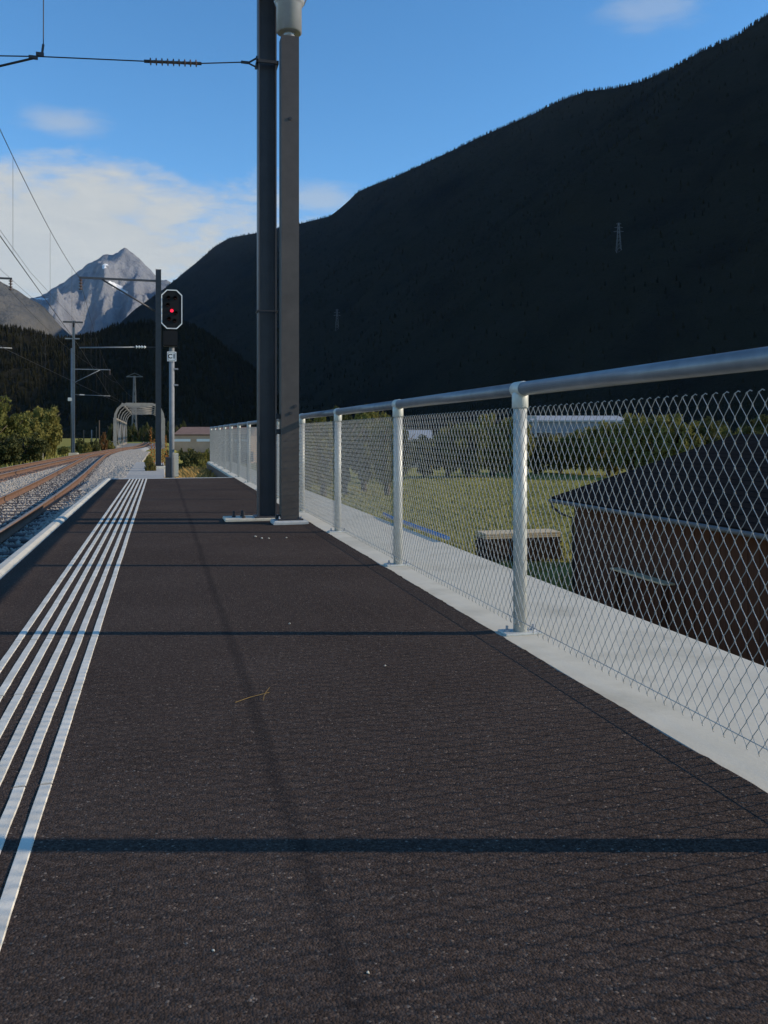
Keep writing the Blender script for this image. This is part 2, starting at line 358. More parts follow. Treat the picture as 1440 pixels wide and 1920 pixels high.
# ------------------------------------------------------------------ ground sheet
gx = np.array([-9000, -4000, -1500, -600, -250, -120, -60, -40, -25, -18, -13, -10.5, -9, -8, -7.2, -6, -4, -2, -0.5, 0.4, 0.9, 1.3, 1.6, 1.95, 2.15, 3, 4.5, 6, 8, 10, 13, 18, 25, 35, 50, 80, 120, 200, 400, 900, 2500, 9000], float)
gy = np.concatenate([[-400, -150, -60, -30], np.arange(-15, 60, 3), np.arange(60, 140, 8), [150, 170, 200, 260, 340, 500, 800, 1400, 2500, 4500, 9000, 12500]]).astype(float)
def ground_z(x, y):
    base = zr(min(max(y, -40), 400)) - 0.42
    if x < -7.2:
        k = min(1, (-7.2 - x) / 6.0); z = base * (1 - k) + k * (-1.55)
    elif x < 0.6: z = base
    else: z = base
    if x > 0.5:
        a = max(0.0, min(1.0, (y - FEND) / 10.0))
        hard = base if x < 1.8 else -4.0
        k = min(1, max(0, (x - 0.7) / 6.0)); k = k * k * (3 - 2 * k); softz = base * (1 - k) - 4.0 * k
        if y > PEND and y <= FEND and x < 1.8: hard = base + 0.32 * min(1, max(0, (x - 0.4) / 0.4)) * min(1, max(0, (y - 18) / 4))
        z = hard * (1 - a) + softz * a
        if x > 2: z += 0.10 * math.sin(x * 0.31 + y * 0.17) + 0.06 * math.sin(y * 0.41 - x * 0.23) - 0.05
        if x > 4:
            kx = min(1, (x - 4) / 5.0) * min(1, max(0, (40 - x) / 10)); ky = min(1, max(0, (30 - y) / 4.0))
            z -= 1.45 * kx * ky
    if y > 400 or abs(x) > 400: z = min(z, -4.0 if x > 0 else -3.0)
    return z
GV = [(x, y, ground_z(x, y)) for x in gx for y in gy]
ground = link('ground', npmesh('ground', GV, gridfaces(len(gx), len(gy))[:, ::-1], 'grass'))
struct(ground)

# ------------------------------------------------------------------ mountains
def fbm(p, sc_, o=5): return mn.fractal(Vector(p) * sc_, 0.9, 2.1, o)
RID = [(300, 640, 5600), (330, 572, 5400), (343, 545, 5300), (352, 512, 5250), (375, 488, 5150), (400, 464, 5050), (430, 446, 4900), (480, 437, 4700), (560, 420, 4400), (625, 404, 4150), (652, 391, 4050), (667, 362, 3980), (700, 347, 3850), (740, 332, 3700), (790, 309, 3500), (860, 277, 3260), (900, 257, 3130), (960, 231, 2950), (1000, 214, 2840), (1050, 189, 2700), (1100, 171, 2580), (1150, 166, 2470), (1200, 154, 2370), (1260, 129, 2250), (1310, 99, 2160), (1380, 69, 2050), (1440, 28, 1960), (1520, -10, 1850), (1640, -30, 1700), (1800, -90, 1530), (2050, -200, 1320), (2400, -330, 1100), (2700, -420, 960), (3000, -520, 850), (3300, -520, 760), (3700, -250, 660), (4100, 500, 580)]  # unseen points past the right frame edge raised and extended to shade forest_hill
ru = np.array([r[0] for r in RID], float); rv = np.array([r[1] for r in RID], float); rd = np.array([r[2] for r in RID], float)
uu = np.concatenate([np.linspace(300, 1500, 260), np.linspace(1510, 4100, 80)])
NJ = 60
mv = []
for u in uu:
    v = np.interp(u, ru, rv); d = np.interp(u, ru, rd)
    lat = (u - 720) / F * d; z = H + (HOR - v) / F * d
    nz = 0.0
    for j in range(-8, NJ):
        if j < 0:
            s = -j / 8.0
            mv.append(LD(lat + 1.1 * z * s, d + 300 * s, max(-12, z * (1 - 0.7 * s) - 20 * s))); continue
        s = j / (NJ - 1)
        W = z * 1.02 + 60; Dd = 0.16 * d
        sh = s ** 0.92
        zz = z * (1 - sh) - 12 * s
        x_, y_ = lat - W * s, d - Dd * s
        env = math.sin(math.pi * min(1, s * 1.0)) 
        q = (x_ * 0.8 + y_ * 0.15, y_ - 0.5 * x_, zz * 0.35)
        a = fbm(q, 1 / 520.0, 6) * 90 + mn.ridged_multi_fractal(Vector(q) / 700.0, 1.0, 2.2, 4, 1.0, 2.0) * 42 - 40
        a *= env
        mv.append(LD(x_ - a * 0.75, y_ - a * 0.3, zz + a * 0.25))
mfaces = gridfaces(len(uu), NJ + 8)
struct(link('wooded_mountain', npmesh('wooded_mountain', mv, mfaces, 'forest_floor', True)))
bvh_mtn = BVHTree.FromPolygons([Vector(v) for v in mv], [tuple(f) for f in mfaces.tolist()])

def terrain_sheet(name, prof, depth, front, m, amp, nsc, nu=220, nj=70, ridge=0.0, back=600, pw=1.0, lean=0.0, zb=-15):
    pu = np.array([p[0] for p in prof], float); pv = np.array([p[1] for p in prof], float)
    us = np.linspace(pu[0], pu[-1], nu); vsx = []
    for u in us:
        v = np.interp(u, pu, pv); z = H + (HOR - v) / F * depth; lat = (u - 720) / F * depth
        for j in range(-6, nj):
            if j < 0:
                s = -j / 6; vsx.append(LD(lat, depth + back * s, max(zb, z * (1 - s)))); continue
            s = j / (nj - 1)
            zz = z * (1 - s ** pw) + zb * s; x_ = lat + lean * s; y_ = depth - front * s
            env = min(1.0, s * 5) * min(1, (1 - s) * 4 + 0.15)
            a = fbm((x_, y_ * 0.5, 3.3), nsc, 6) * amp
            if ridge: a += (mn.ridged_multi_fractal(Vector((x_ * 1.2, y_ * 0.35, 7.7)) * nsc * 0.8, 0.9, 2.1, 6, 1.0, 2.0) - 0.9) * ridge
            vsx.append(LD(x_, y_, zz + a * env + fbm((x_, 0, 1), nsc * 6, 4) * amp * 0.10))
    f = gridfaces(nu, nj + 6)
    o = struct(link(name, npmesh(name, vsx, f, m, False)))
    return o, vsx, f
PK = [(-300, 640), (-150, 600), (0, 580), (60, 562), (90, 548), (120, 528), (150, 506), (165, 495), (185, 484), (195, 477), (205, 481), (215, 476), (225, 469), (235, 464), (244, 470), (255, 479), (270, 494), (285, 508), (300, 526), (312, 524), (325, 532), (340, 530), (355, 545), (400, 552), (520, 560)]
terrain_sheet('rock_peak', PK, 8800, 3000, 'rock', 190, 1 / 700.0, nu=360, nj=110, ridge=430, pw=0.8, lean=-200)
AL = [(-500, 430), (-200, 470), (-60, 512), (0, 528), (25, 540), (50, 556), (75, 570), (95, 590), (120, 618), (160, 650), (240, 690), (330, 720)]
terrain_sheet('alpine_slope', AL, 4300, 1500, 'alp', 55, 1 / 420.0, nu=160, nj=50, ridge=90)
FH = [(-500, 560), (-200, 600), (-60, 618), (0, 622), (60, 626), (110, 640), (160, 638), (210, 630), (250, 620), (285, 612), (320, 608), (355, 612), (390, 632), (420, 655), (455, 678), (485, 706), (530, 752), (580, 812)]
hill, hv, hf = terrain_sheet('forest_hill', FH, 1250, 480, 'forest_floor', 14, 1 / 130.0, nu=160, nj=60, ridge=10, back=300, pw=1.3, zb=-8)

def conifers(name, pts, hgt, n=7):
    V = []; Fc = []; o = 0
    rings = ((0.0, 0.02), (0.06, 0.17), (0.30, 0.08), (0.32, 0.145), (0.58, 0.05), (0.60, 0.10), (1.0, 0.004))
    for p in pts:
        h = hgt * random.uniform(0.6, 1.25); ph = random.random() * 6; wd = random.uniform(0.8, 1.25)
        for zf, rf in rings[1:]:
            for k in range(5):
                a = ph + k * 2 * math.pi / 5; r = rf * h * wd * random.uniform(0.7, 1.3)
                V.append((p[0] + r * math.cos(a), p[1] + r * math.sin(a), p[2] - 0.05 * h + zf * h))
        nr = len(rings) - 1
        for i in range(nr - 1):
            for k in range(5):
                k2 = (k + 1) % 5
                Fc.append((o + i * 5 + k, o + i * 5 + k2, o + i * 5 + 5 + k2, o + i * 5 + 5 + k))
        o += nr * 5
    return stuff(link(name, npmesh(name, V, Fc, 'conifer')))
def scatter(vsx, f, n, jmax=None, nv=None, power=1.0):
    out = []; V = np.array([tuple(v) for v in vsx])
    f = np.asarray(f); 
    jj = f[:, 0] % nv
    ok = f[(jj >= 5) & (jj < jmax)]
    A, B, Cc = V[ok[:, 0]], V[ok[:, 1]], V[ok[:, 3]]
    area = np.linalg.norm(np.cross(B - A, Cc - A), axis=1); area = area ** power
    idx = rng.choice(len(ok), n, p=area / area.sum())
    r1, r2 = rng.random(n)[:, None], rng.random(n)[:, None]
    return A[idx] + (B[idx] - A[idx]) * r1 + (Cc[idx] - A[idx]) * r2
pts = scatter(hv, hf, 9500, 60, 66)
rim = [hv[i * 66 + 6] for i in range(160)]
pts = list(map(tuple, pts)) + [tuple(Vector(rim[i]).lerp(Vector(rim[i + 1]), random.random()) + Vector((0, 0, -1))) for i in range(159) for _ in range(3)]
conifers('forest_trees', pts, 10)
rimm = [mv[i * 68 + 8] for i in range(262)]
pts = [tuple(Vector(rimm[i]).lerp(Vector(rimm[i + 1]), random.random()) + Vector((0, 0, -2))) for i in range(261) for _ in range(5) if random.random() < 0.75]
pts += list(map(tuple, scatter(mv, mfaces, 9000, 66, 68, 0.5)))
conifers('mountain_trees', pts, 11)

# ------------------------------------------------------------------ platform
plat = MB()
plat.box(((1.405 - 0.935) / 2, (PEND - 6) / 2, -0.6), (1.405 + 0.935, PEND + 6, 1.2))
ye = np.arange(-6, PEND, 0.03); o_ = []
for y in ye:
    o_ += [(1.30, y, -0.002), (1.412 + 0.012 * mn.noise(Vector((0, y * 3.0, 0))) + 0.008 * mn.noise(Vector((0, y * 17.0, 3))) + 0.004 * random.random(), y, 0.0075)]
plat.add(o_, [(2 * i, 2 * i + 1, 2 * i + 3, 2 * i + 2) for i in range(len(ye) - 1)])
struct(plat.build('platform', 'asphalt'))
pad = MB(); pad.box((-0.5, 31.0, -0.75), (1.25, 20, 0.66), bev=0.02)
M['path'] = mat('path_gravel', (0.24, 0.23, 0.20), (0.40, 0.38, 0.34), 9.0, 0.95, bump=0.6, bscale=30, dist=0.02, obj=False, c3=(0.31, 0.30, 0.27))
struct(pad.build('concrete_path', 'path'))
edg = MB(); edg.box((0.24, PEND + 0.045, -0.598), (2.33, 0.09, 1.21), bev=0.006)
tag(edg.build('end_kerb', 'concrete_grey'), 'narrow pale concrete edging closing the far end of the asphalt platform', 'kerb')

kerb = thing('platform_kerb', 'pale rounded concrete kerb along the track edge of the platform', 'kerb', (-0.99, 0, 0))
L = 2.9; prof = [(-0.075, -0.5), (-0.075, -0.035), (-0.06, 0.0), (-0.03, 0.022), (0.015, 0.024), (0.04, 0.012), (0.053, -0.01), (0.053, -0.5)]
kme = MB().prism(prof, -L / 2 + 0.004, L / 2 - 0.004).mesh('kerb_stone', 'kerb')
for i in range(8):
    link('kerb_stone', kme, kerb, (0, PEND - L / 2 - i * L, 0))
kb = MB().box((0.03, (PEND - 6) / 2, -0.55), (0.14, PEND + 6, 0.9)).build('kerb_footing', 'concrete_grey', kerb)

tac = thing('tactile_strip', 'six raised white guide ribs running along the asphalt platform', 'guide strip', (-0.43, 0, 0))
rw = 0.031; rl = 0.79
rme = []
for q in range(3):
    rb = MB(); pr = [(-rw / 2, -0.002), (-rw / 2 + 0.003, 0.0035), (rw / 2 - 0.003, 0.0035), (rw / 2, -0.002)]
    n = 12; vs_ = []; fs_ = []
    for i in range(n + 1):
        y = -rl / 2 + rl * i / n; wob = random.uniform(-0.0006, 0.0006); dz = random.uniform(-0.0008, 0.0008)
        vs_ += [(x + wob, y, z + (dz if z > 0 else 0)) for x, z in pr]
    for i in range(n):
        for k in range(3): fs_.append((i * 4 + k, i * 4 + k + 1, i * 4 + 5 + k, i * 4 + 4 + k))
    fs_ += [(0, 1, 2, 3), tuple(n * 4 + k for k in (3, 2, 1, 0))]
    rb.add(vs_, fs_); rme.append(rb.mesh('rib', 'rib'))
yj = 2.26
for i in range(-4, 19):
    for k in range(6):
        o = link('rib', rme[(i * 6 + k) % 3], tac, (-0.155 + k * 0.0615 + random.uniform(-.0008, .0008), yj + (i + 0.5) * 0.80, 0.0))
        if o.location.y + rl / 2 > PEND: o.location.y = PEND - rl / 2 - 0.01

wall = thing('retaining_wall', 'pale concrete retaining wall with broad flat top under the mesh fence', 'wall', (1.8, 0, 0))
MB().box((0.008, (FEND - 6) / 2 - 0.0, -2.2), (0.795, FEND + 6, 4.405), bev=0.012).build('wall_body', 'concrete', wall)
MB().box((-0.402, (PEND + 0.1 + FEND) / 2, -0.62), (0.03, FEND - PEND - 0.12, 1.16)).build('shade_slab', 'dark', wall)  # thin dark slab, paints the shade on the wall's left face

# ------------------------------------------------------------------ fence
FX = 1.525; SP = 1.985; Y1 = 3.45; NB = 15; YB0 = Y1 - 3 * SP
fence = thing('mesh_fence', 'galvanised chain link fence with tubular handrail on the concrete wall', 'fence', (FX, YB0, 0.003))
RT = 1.10
post = MB().lathe([(0.0302, 0.008), (0.0302, RT - 0.06)], 20).mesh('post', 'galv', True)
collar = MB().lathe([(0.033, RT - 0.115), (0.036, RT - 0.11), (0.036, RT - 0.055), (0.033, RT - 0.048), (0.02, RT - 0.04)], 20).mesh('collar', 'galv', True)
sleeve = MB().tube([(0, -0.045, RT - 0.03), (0, -0.042, RT - 0.03), (0, 0.042, RT - 0.03), (0, 0.045, RT - 0.03)], [0.031, 0.0335, 0.0335, 0.031], 20).mesh('rail_sleeve', 'galv', True)
bp = MB().box((0, 0, 0.004), (0.17, 0.10, 0.010), bev=0.002).mesh('base_plate', 'galv')
bolt = MB().lathe([(0.012, 0.009), (0.012, 0.018), (0.006, 0.0185), (0.006, 0.034)], 6).mesh('bolt', 'steel')
rail = MB().tube([(0, 0, RT - 0.03), (0, SP, RT - 0.03)], 0.0302, 20).mesh('handrail', 'galv_rail', True)
# chain link panel of one bay
def chain(length):
    z0, z1, pit, pz = 0.05, 0.98, SP / 84, 0.0665
    nzig = int(round((z1 - z0) / (pz / 2))); nw = int(round(length / pit)); r = 0.00135
    V = []; Fc = []; o = 0; n = 4
    tri = [(math.cos(a), math.sin(a)) for a in (0.0, math.pi / 2, math.pi, 1.5 * math.pi)]
    for wi in range(nw):
        y0 = (wi + 0.5) * pit; js = 0
        pl = []
        for k in range(nzig + 1):
            sgn = 1 if (k + wi) % 2 == 0 else -1
            yy = y0 + sgn * (pit / 2 + 0.0012) ; z = z0 + k * pz / 2
            xo = 0.0022 * sgn
            if k > 0: pl.append((xo * 0.4, yy - sgn * 0.003, z - 0.0045))
            pl.append((xo, yy, z)) 
            if k < nzig: pl.append((-xo * 0.2, yy - sgn * 0.003, z + 0.0045))
        # barbs
        pl = [(0.007, pl[0][1] + 0.010, z0 - 0.003), (0.006, pl[0][1] + 0.005, z0 - 0.010)] + pl + [(0.006, pl[-1][1] - 0.006, pl[-1][2] + 0.007), (0.007, pl[-1][1] - 0.012, pl[-1][2] + 0.004)]
        for i, p in enumerate(pl):
            a = pl[max(0, i - 1)]; b = pl[min(len(pl) - 1, i + 1)]
            d = Vector((b[0] - a[0], b[1] - a[1], b[2] - a[2])).normalized()
            ax = Vector((1, 0, 0)); bx_ = d.cross(ax).normalized()
            for cx, cy in tri:
                V.append((p[0] + r * cx, p[1] + r * cy * bx_.y, p[2] + r * cy * bx_.z))
        for i in range(len(pl) - 1):
            for k in range(n):
                Fc.append((o + i * n + k, o + i * n + (k + 1) % n, o + i * n + n + (k + 1) % n, o + i * n + n + k))
        o += len(pl) * n
    return npmesh('mesh_panel', V, Fc, 'wire', True)
cme = chain(SP)
tw = MB()
tw.tube([(0, 0, 0), (0, SP, 0)], 0.0016, 6); twm = tw.mesh('tension_wire', 'wire', True)
for i in range(NB + 1):
    y = i * SP
    p = link('post', post, fence, (0, y, 0))
    link('collar', collar, p); link('base_plate', bp, p)
    for bx_, by_ in ((-0.062, 0), (0.062, 0)): link('bolt', bolt, p, (bx_, by_, 0.0))
    link('rail_sleeve', sleeve, p)
    if i < NB:
        link('handrail', rail, fence, (0, y, 0))
        c = stuff(link('mesh_panel', cme, fence, (-0.036, y, 0)))
        for z in (0.072,): link('tension_wire', twm, fence, (-0.0385, y, z))

# ------------------------------------------------------------------ near mast and lamp column
def hbeam(h, b, tf, tw_, L, m, name='beam', parent=None):
    # web along x, flanges at +-x
    a, c = h / 2, b / 2
    pl = [(-a, -c), (-a + tf, -c), (-a + tf, -tw_ / 2), (a - tf, -tw_ / 2), (a - tf, -c), (a, -c), (a, c), (a - tf, c), (a - tf, tw_ / 2), (-a + tf, tw_ / 2), (-a + tf, c), (-a, c)]
    n = len(pl); vs_ = [(x, y, 0) for x, y in pl] + [(x, y, L) for x, y in pl]
    mb = MB().add(vs_, [(i, (i + 1) % n, (i + 1) % n + n, i + n) for i in range(n)] + [tuple(range(n)), tuple(range(n, 2 * n))])
    return mb.build(name, m, parent)
mp = G(500, 974); mp.z = 0.0
mast = thing('catenary_mast', 'tall dark steel beam mast standing beside the lamp column on the platform', 'mast', mp)
hbeam(0.185, 0.16, 0.014, 0.010, 8.2, 'mast', parent=mast)
MB().box((-0.12, 0.02, 0.012), (0.62, 0.36, 0.03), bev=0.006).build('foundation', 'concrete', mast)
MB().box((0, 0, 0.034), (0.26, 0.24, 0.016), bev=0.003).build('base_plate', 'mast', mast)
bm_ = MB().lathe([(0.022, 0.026), (0.022, 0.045), (0.012, 0.046), (0.012, 0.09)], 6).mesh('bolt', 'dark')
for x, y in ((-0.24, -0.06), (-0.24, 0.1), (-0.33, 0.05)): link('bolt', bm_, mast, (x, y, 0))
zc = P(500, 122, (mp - Vector((0, 0, 0))).dot(FWD)).z
ck = MB()
ck.box((0, -0.088, zc), (0.215, 0.014, 0.03)); ck.box((0, 0.088, zc), (0.215, 0.014, 0.03)); ck.box((0.105, 0, zc), (0.014, 0.19, 0.035)); ck.box((-0.105, 0, zc), (0.014, 0.19, 0.035))
ck.bar((-0.10, -0.03, zc + 0.05), (-0.19, 0, zc), 0.014, 0.014); ck.bar((-0.10, -0.03, zc - 0.05), (-0.19, 0, zc), 0.014, 0.014)
ck.box((-0.105, -0.03, zc), (0.014, 0.03, 0.13)); ck.box((-0.22, 0, zc + 0.003), (0.08, 0.022, 0.022))
ck.build('wire_clamp', 'dark', mast)
zb2 = P(500, 585, mp.dot(FWD)).z
bnd = MB(); bnd.box((0, -0.086, zb2), (0.20, 0.012, 0.012)); bnd.box((-0.098, 0, zb2), (0.012, 0.17, 0.012)); bnd.box((0.098, 0, zb2), (0.012, 0.17, 0.012)); bnd.box((0, 0.086, zb2), (0.2, 0.012, 0.012))
bnd.build('band', 'dark', mast)
# cantilever above the frame that carries the overhead line
ca = MB(); ca.tube([(-0.09, 0, 6.5), (-3.7, 0, 6.9)], 0.035, 8); ca.tube([(-0.09, 0, 7.9), (-3.2, 0, 6.85)], 0.022, 8)
ca.build('cantilever', 'mast', mast)

lp = G(542, 981); lp.z = 0.0
lamp = thing('lamp_post', 'brown grey square lamp column with metal lamp housing on the platform', 'lamp post', lp)
zt = P(540, 73, lp.dot(FWD)).z
W2 = 0.172
cm = MB(); cm.box((0, 0, zt / 2 + 0.02), (W2, 0.16, zt - 0.04), bev=0.006); cm.build('column', 'column', lamp)
MB().box((0.0, -0.02, 0.012), (0.34, 0.26, 0.05), bev=0.015).build('foot', 'concrete_grey', lamp)
MB().box((0, 0, 0.044), (0.25, 0.22, 0.014), bev=0.003).build('base_plate', 'dark', lamp)
for x in (-0.108, 0.108):
    for y in (-0.085, 0.085): link('bolt', bolt, lamp, (x, y, 0.045))
MB().lathe([(0.055, zt - 0.01), (0.055, zt + 0.09)], 20).build('neck', 'steel', lamp, True)
k = lp.dot(FWD) / F
MB().lathe([(0.10, zt + 0.052), (0.124, zt + 0.06), (0.124, zt + 0.32), (0.14, zt + 0.335), (0.15, zt + 0.36), (0.15, zt + 0.41), (0.12, zt + 0.44)], 28).build('lamp_housing', 'steel', lamp, True)
MB().lathe([(0.12, zt + 0.43), (0.16, zt + 0.62), (0.30, zt + 0.80), (0.31, zt + 0.82), (0.05, zt + 0.9)], 28).build('lamp_hood', 'steel', lamp, True)
for a in range(4):
    th = a * math.pi / 2 + 0.1
    MB().tube([(0.145 * math.cos(th), 0.145 * math.sin(th), zt + 0.35), (0.33 * math.cos(th), 0.33 * math.sin(th), zt + 0.80)], 0.007, 6).build('stay', 'steel', lamp, True)
zi = P(540, 228, lp.dot(FWD)).z
for (x, z) in ((0.0, zi), (0.005, P(540, 775, lp.dot(FWD)).z), (0.05, P(540, 762, lp.dot(FWD)).z)):
    MB().lathe([(0.016, 0), (0.016, 0.012)], 10).build('rivet', 'dark', lamp).matrix_local = Matrix.Translation((x, -0.079, z)) @ Matrix.Rotation(R(90), 4, 'X')
for z in (0.9, 1.05, 0.06):
    MB().box((-0.10, 0.02, z), (0.06, 0.05, 0.05), bev=0.004).build('spacer_bracket', 'dark', lamp)

# pull-off across the track
pull = thing('pull_off_wire', 'thin cross wire with ribbed insulator running from mast over the track', 'wire', (mp.x - 0.26, mp.y, zc))
def rel(u, v):                # on the plane y = mast y, relative to the pull-off root
    d = P(u, v, 1.0) - Vector((0, 0, H)); t = mp.y / d.y
    return Vector((0, 0, H)) + d * t - Vector(pull.location)
a0 = Vector((0, 0, 0)); a1 = rel(372, 119); a2 = rel(276, 115); a3 = rel(75, 106)
a4 = Vector((c1(8.8) - 0.1 - pull.location.x, 0, 4.62 - zc)); a5 = rel(-40, 104)
MB().tube([a0, a1], 0.006, 6).build('wire', 'cable', pull); MB().tube([a2, a3, a5, a5 + (a5 - a3) * 2], 0.006, 6).build('wire', 'cable', pull)
ins = MB(); d = a2 - a1; n = 9; pp = []; rr = []
for i in range(n):
    for f, r in ((0.0, 0.014), (0.25, 0.014), (0.32, 0.034), (0.5, 0.036), (0.6, 0.016)):
        pp.append(a1 + d * ((i + f) / n)); rr.append(r)
ins.tube(pp, rr, 10); ins.build('insulator', 'insul', pull)
for a, b in ((a1, -0.04), (a2, 0.03)): MB().tube([a - d.normalized() * 0.03, a + d.normalized() * 0.03], 0.017, 8).build('end_fitting', 'dark', pull)
cl = MB(); cl.box(a3 + Vector((0.0, 0, 0.02)), (0.07, 0.03, 0.035)); cl.box(a3 + Vector((-0.06, 0, -0.015)), (0.08, 0.03, 0.03), ); cl.tube([a3 + Vector((0.015, 0, 0)), a3 + Vector((0.03, 0, 0.12))], 0.012, 6)
cl.build('clamp', 'dark', pull)
MB().tube([a3 + Vector((0.03, 0, 0.1)), a3 + Vector((0.035, 0, 1.85))], 0.005, 6).build('hanger_wire', 'cable', pull)
b0 = rel(-5, 125); MB().tube([a3 + Vector((-0.05, 0, -0.02)), b0, b0 + (b0 - a3) * 2.4], 0.011, 6).build('steady_arm', 'cable', pull)

# ------------------------------------------------------------------ tracks
def rail_obj(cf, off, y0, y1, parent):
    pr = [(-0.055, -0.145), (0.055, -0.145), (0.055, -0.132), (0.012, -0.118), (0.012, -0.04), (0.032, -0.03), (0.032, -0.006), (0.026, 0.0), (-0.026, 0.0), (-0.032, -0.006), (-0.032, -0.03), (-0.012, -0.04), (-0.012, -0.118), (-0.055, -0.132)]
    ys = np.arange(y0, y1 + 0.01, 1.5); V = []; Fc = []; n = len(pr)
    for y in ys:
        dx = (cf(y + 1) - cf(y - 1)) / 2; nx = 1 / math.sqrt(1 + dx * dx); ny = -dx * nx
        for px, pz in pr: V.append((cf(y) + (off + px) * nx, y + (off + px) * ny, zr(y) + pz))
    for i in range(len(ys) - 1):
        for k in range(n): Fc.append((i * n + k, i * n + (k + 1) % n, i * n + n + (k + 1) % n, i * n + n + k))
    me = npmesh('rail', V, Fc, 'rail'); me.materials.append(M['rail_top'])
    mi = np.array([1 if k in (6, 7, 8) else 0 for i in range(len(ys) - 1) for k in range(n)], np.int32)
    me.polygons.foreach_set('material_index', mi)
    return link('rail', me, parent)
slm = MB().box((0, 0, -0.075), (1.8, 0.24, 0.15), bev=0.015).mesh('sleeper', 'sleeper')
clipm = MB().box((0, 0, 0.015), (0.14, 0.12, 0.03), bev=0.008).mesh('rail_clip', 'rail')
def track(label, cf, y0, y1, pit):
    t = thing('railway_track', label, 'track', (0, 0, 0))
    for off in (-0.53, 0.53): rail_obj(cf, off, y0, y1, t)
    y = y0 + 0.3
    while y < y1:
        a = math.atan((cf(y + 1) - cf(y - 1)) / 2)
        s = link('sleeper', slm, t, (cf(y), y, zr(y) - 0.147)); s.rotation_euler.z = -a
        y += pit
    return t
track('rusty metre gauge track nearest the platform edge, curving towards the truss bridge', c1, -5, 200, 0.70)
track('browner rusty track farther from the platform, merging before the bridge', c2, -5, 93, 0.62)

# ballast bed
ys = np.concatenate([np.arange(-6, 45, 0.35), np.arange(45, 126, 1.2)])
def bed_lim(y):
    l = min(c2(y), c1(y)) - 1.55 if y < 92 else c1(y) - 1.7
    k = min(1, max(0, (y - 85) / 34)); r = -1.06 * (1 - k) + (c1(y) + 1.75) * k
    return l, r
V = []; NX = 46
def bed_z(x, y):
    l, r = bed_lim(y); z = zr(y) - 0.185
    if x < l + 0.55: z -= (l + 0.55 - x) * 0.5
    if y > 85 and x > r - 0.6: z -= (x - r + 0.6) * 0.45
    if x > -1.95 and y > 12.5 and y < 45:           # heap beside the last metres of the kerb
        z += min(1, (y - 12.5) / 2.5) * min(0.22, (x + 1.95) * 0.35) * min(1, (45 - y) / 8)
    return z
for y in ys:
    l, r = bed_lim(y)
    for i in range(NX):
        x = l + (r - l) * i / (NX - 1)
        V.append((x, y, bed_z(x, y) + (0.018 * mn.noise(Vector((x * 4, y * 4, 0))) + 0.02 * mn.noise(Vector((x * 1.3, y * 1.3, 5))))))
struct(link('ballast_bed', npmesh('ballast_bed', V, gridfaces(len(ys), NX)[:, ::-1], 'ballast', True)))
# loose stones on the bed
OCT = np.array([(1, 0, 0), (-1, 0, 0), (0, 1, 0), (0, -1, 0), (0, 0, 1), (0, 0, -1)], float)
OF = np.array([(0, 2, 4), (2, 1, 4), (1, 3, 4), (3, 0, 4), (2, 0, 5), (1, 2, 5), (3, 1, 5), (0, 3, 5)])
def stones(name, n, yl, yh, xsel, m, s0=0.022, s1=0.05, zoff=0.012):
    P_ = []
    while len(P_) < n:
        y = yl + (yh - yl) * random.random() ** 1.5; l, r = bed_lim(y); x = random.uniform(l, r)
        if xsel(x, y): P_.append((x, y, bed_z(x, y) + zoff))
    P_ = np.array(P_); sz = rng.uniform(s0, s1, (n, 1, 1)) * rng.uniform(0.6, 1.25, (n, 6, 1))
    ang = rng.uniform(0, 6.28, n); ca_, sa_ = np.cos(ang)[:, None], np.sin(ang)[:, None]
    o = OCT[None] * sz + rng.normal(0, 0.008, (n, 6, 3))
    x = o[..., 0] * ca_ - o[..., 1] * sa_; y = o[..., 0] * sa_ + o[..., 1] * ca_; z = o[..., 2] * 0.8
    VV = np.stack([x, y, z], -1) + P_[:, None]
    FF = OF[None] + (np.arange(n) * 6)[:, None, None]
    return stuff(link(name, npmesh(name, VV.reshape(-1, 3), FF.reshape(-1, 3), m)))
on2 = lambda x, y: abs(x - c2(y)) < 0.95 and y < 95
clear = lambda x, y: not on2(x, y) and not (abs(abs(x - c1(y)) - 0.53) < 0.05)
stones('ballast_stones', 42000, 3, 62, clear, 'stone')
stones('verge_stones', 14000, 24, 100, lambda x, y: x > c1(y) + 0.75, 'stone', 0.04, 0.085)
stones('rusty_ballast_stones', 16000, 8, 85, lambda x, y: on2(x, y), 'rust_stone', 0.025, 0.055)

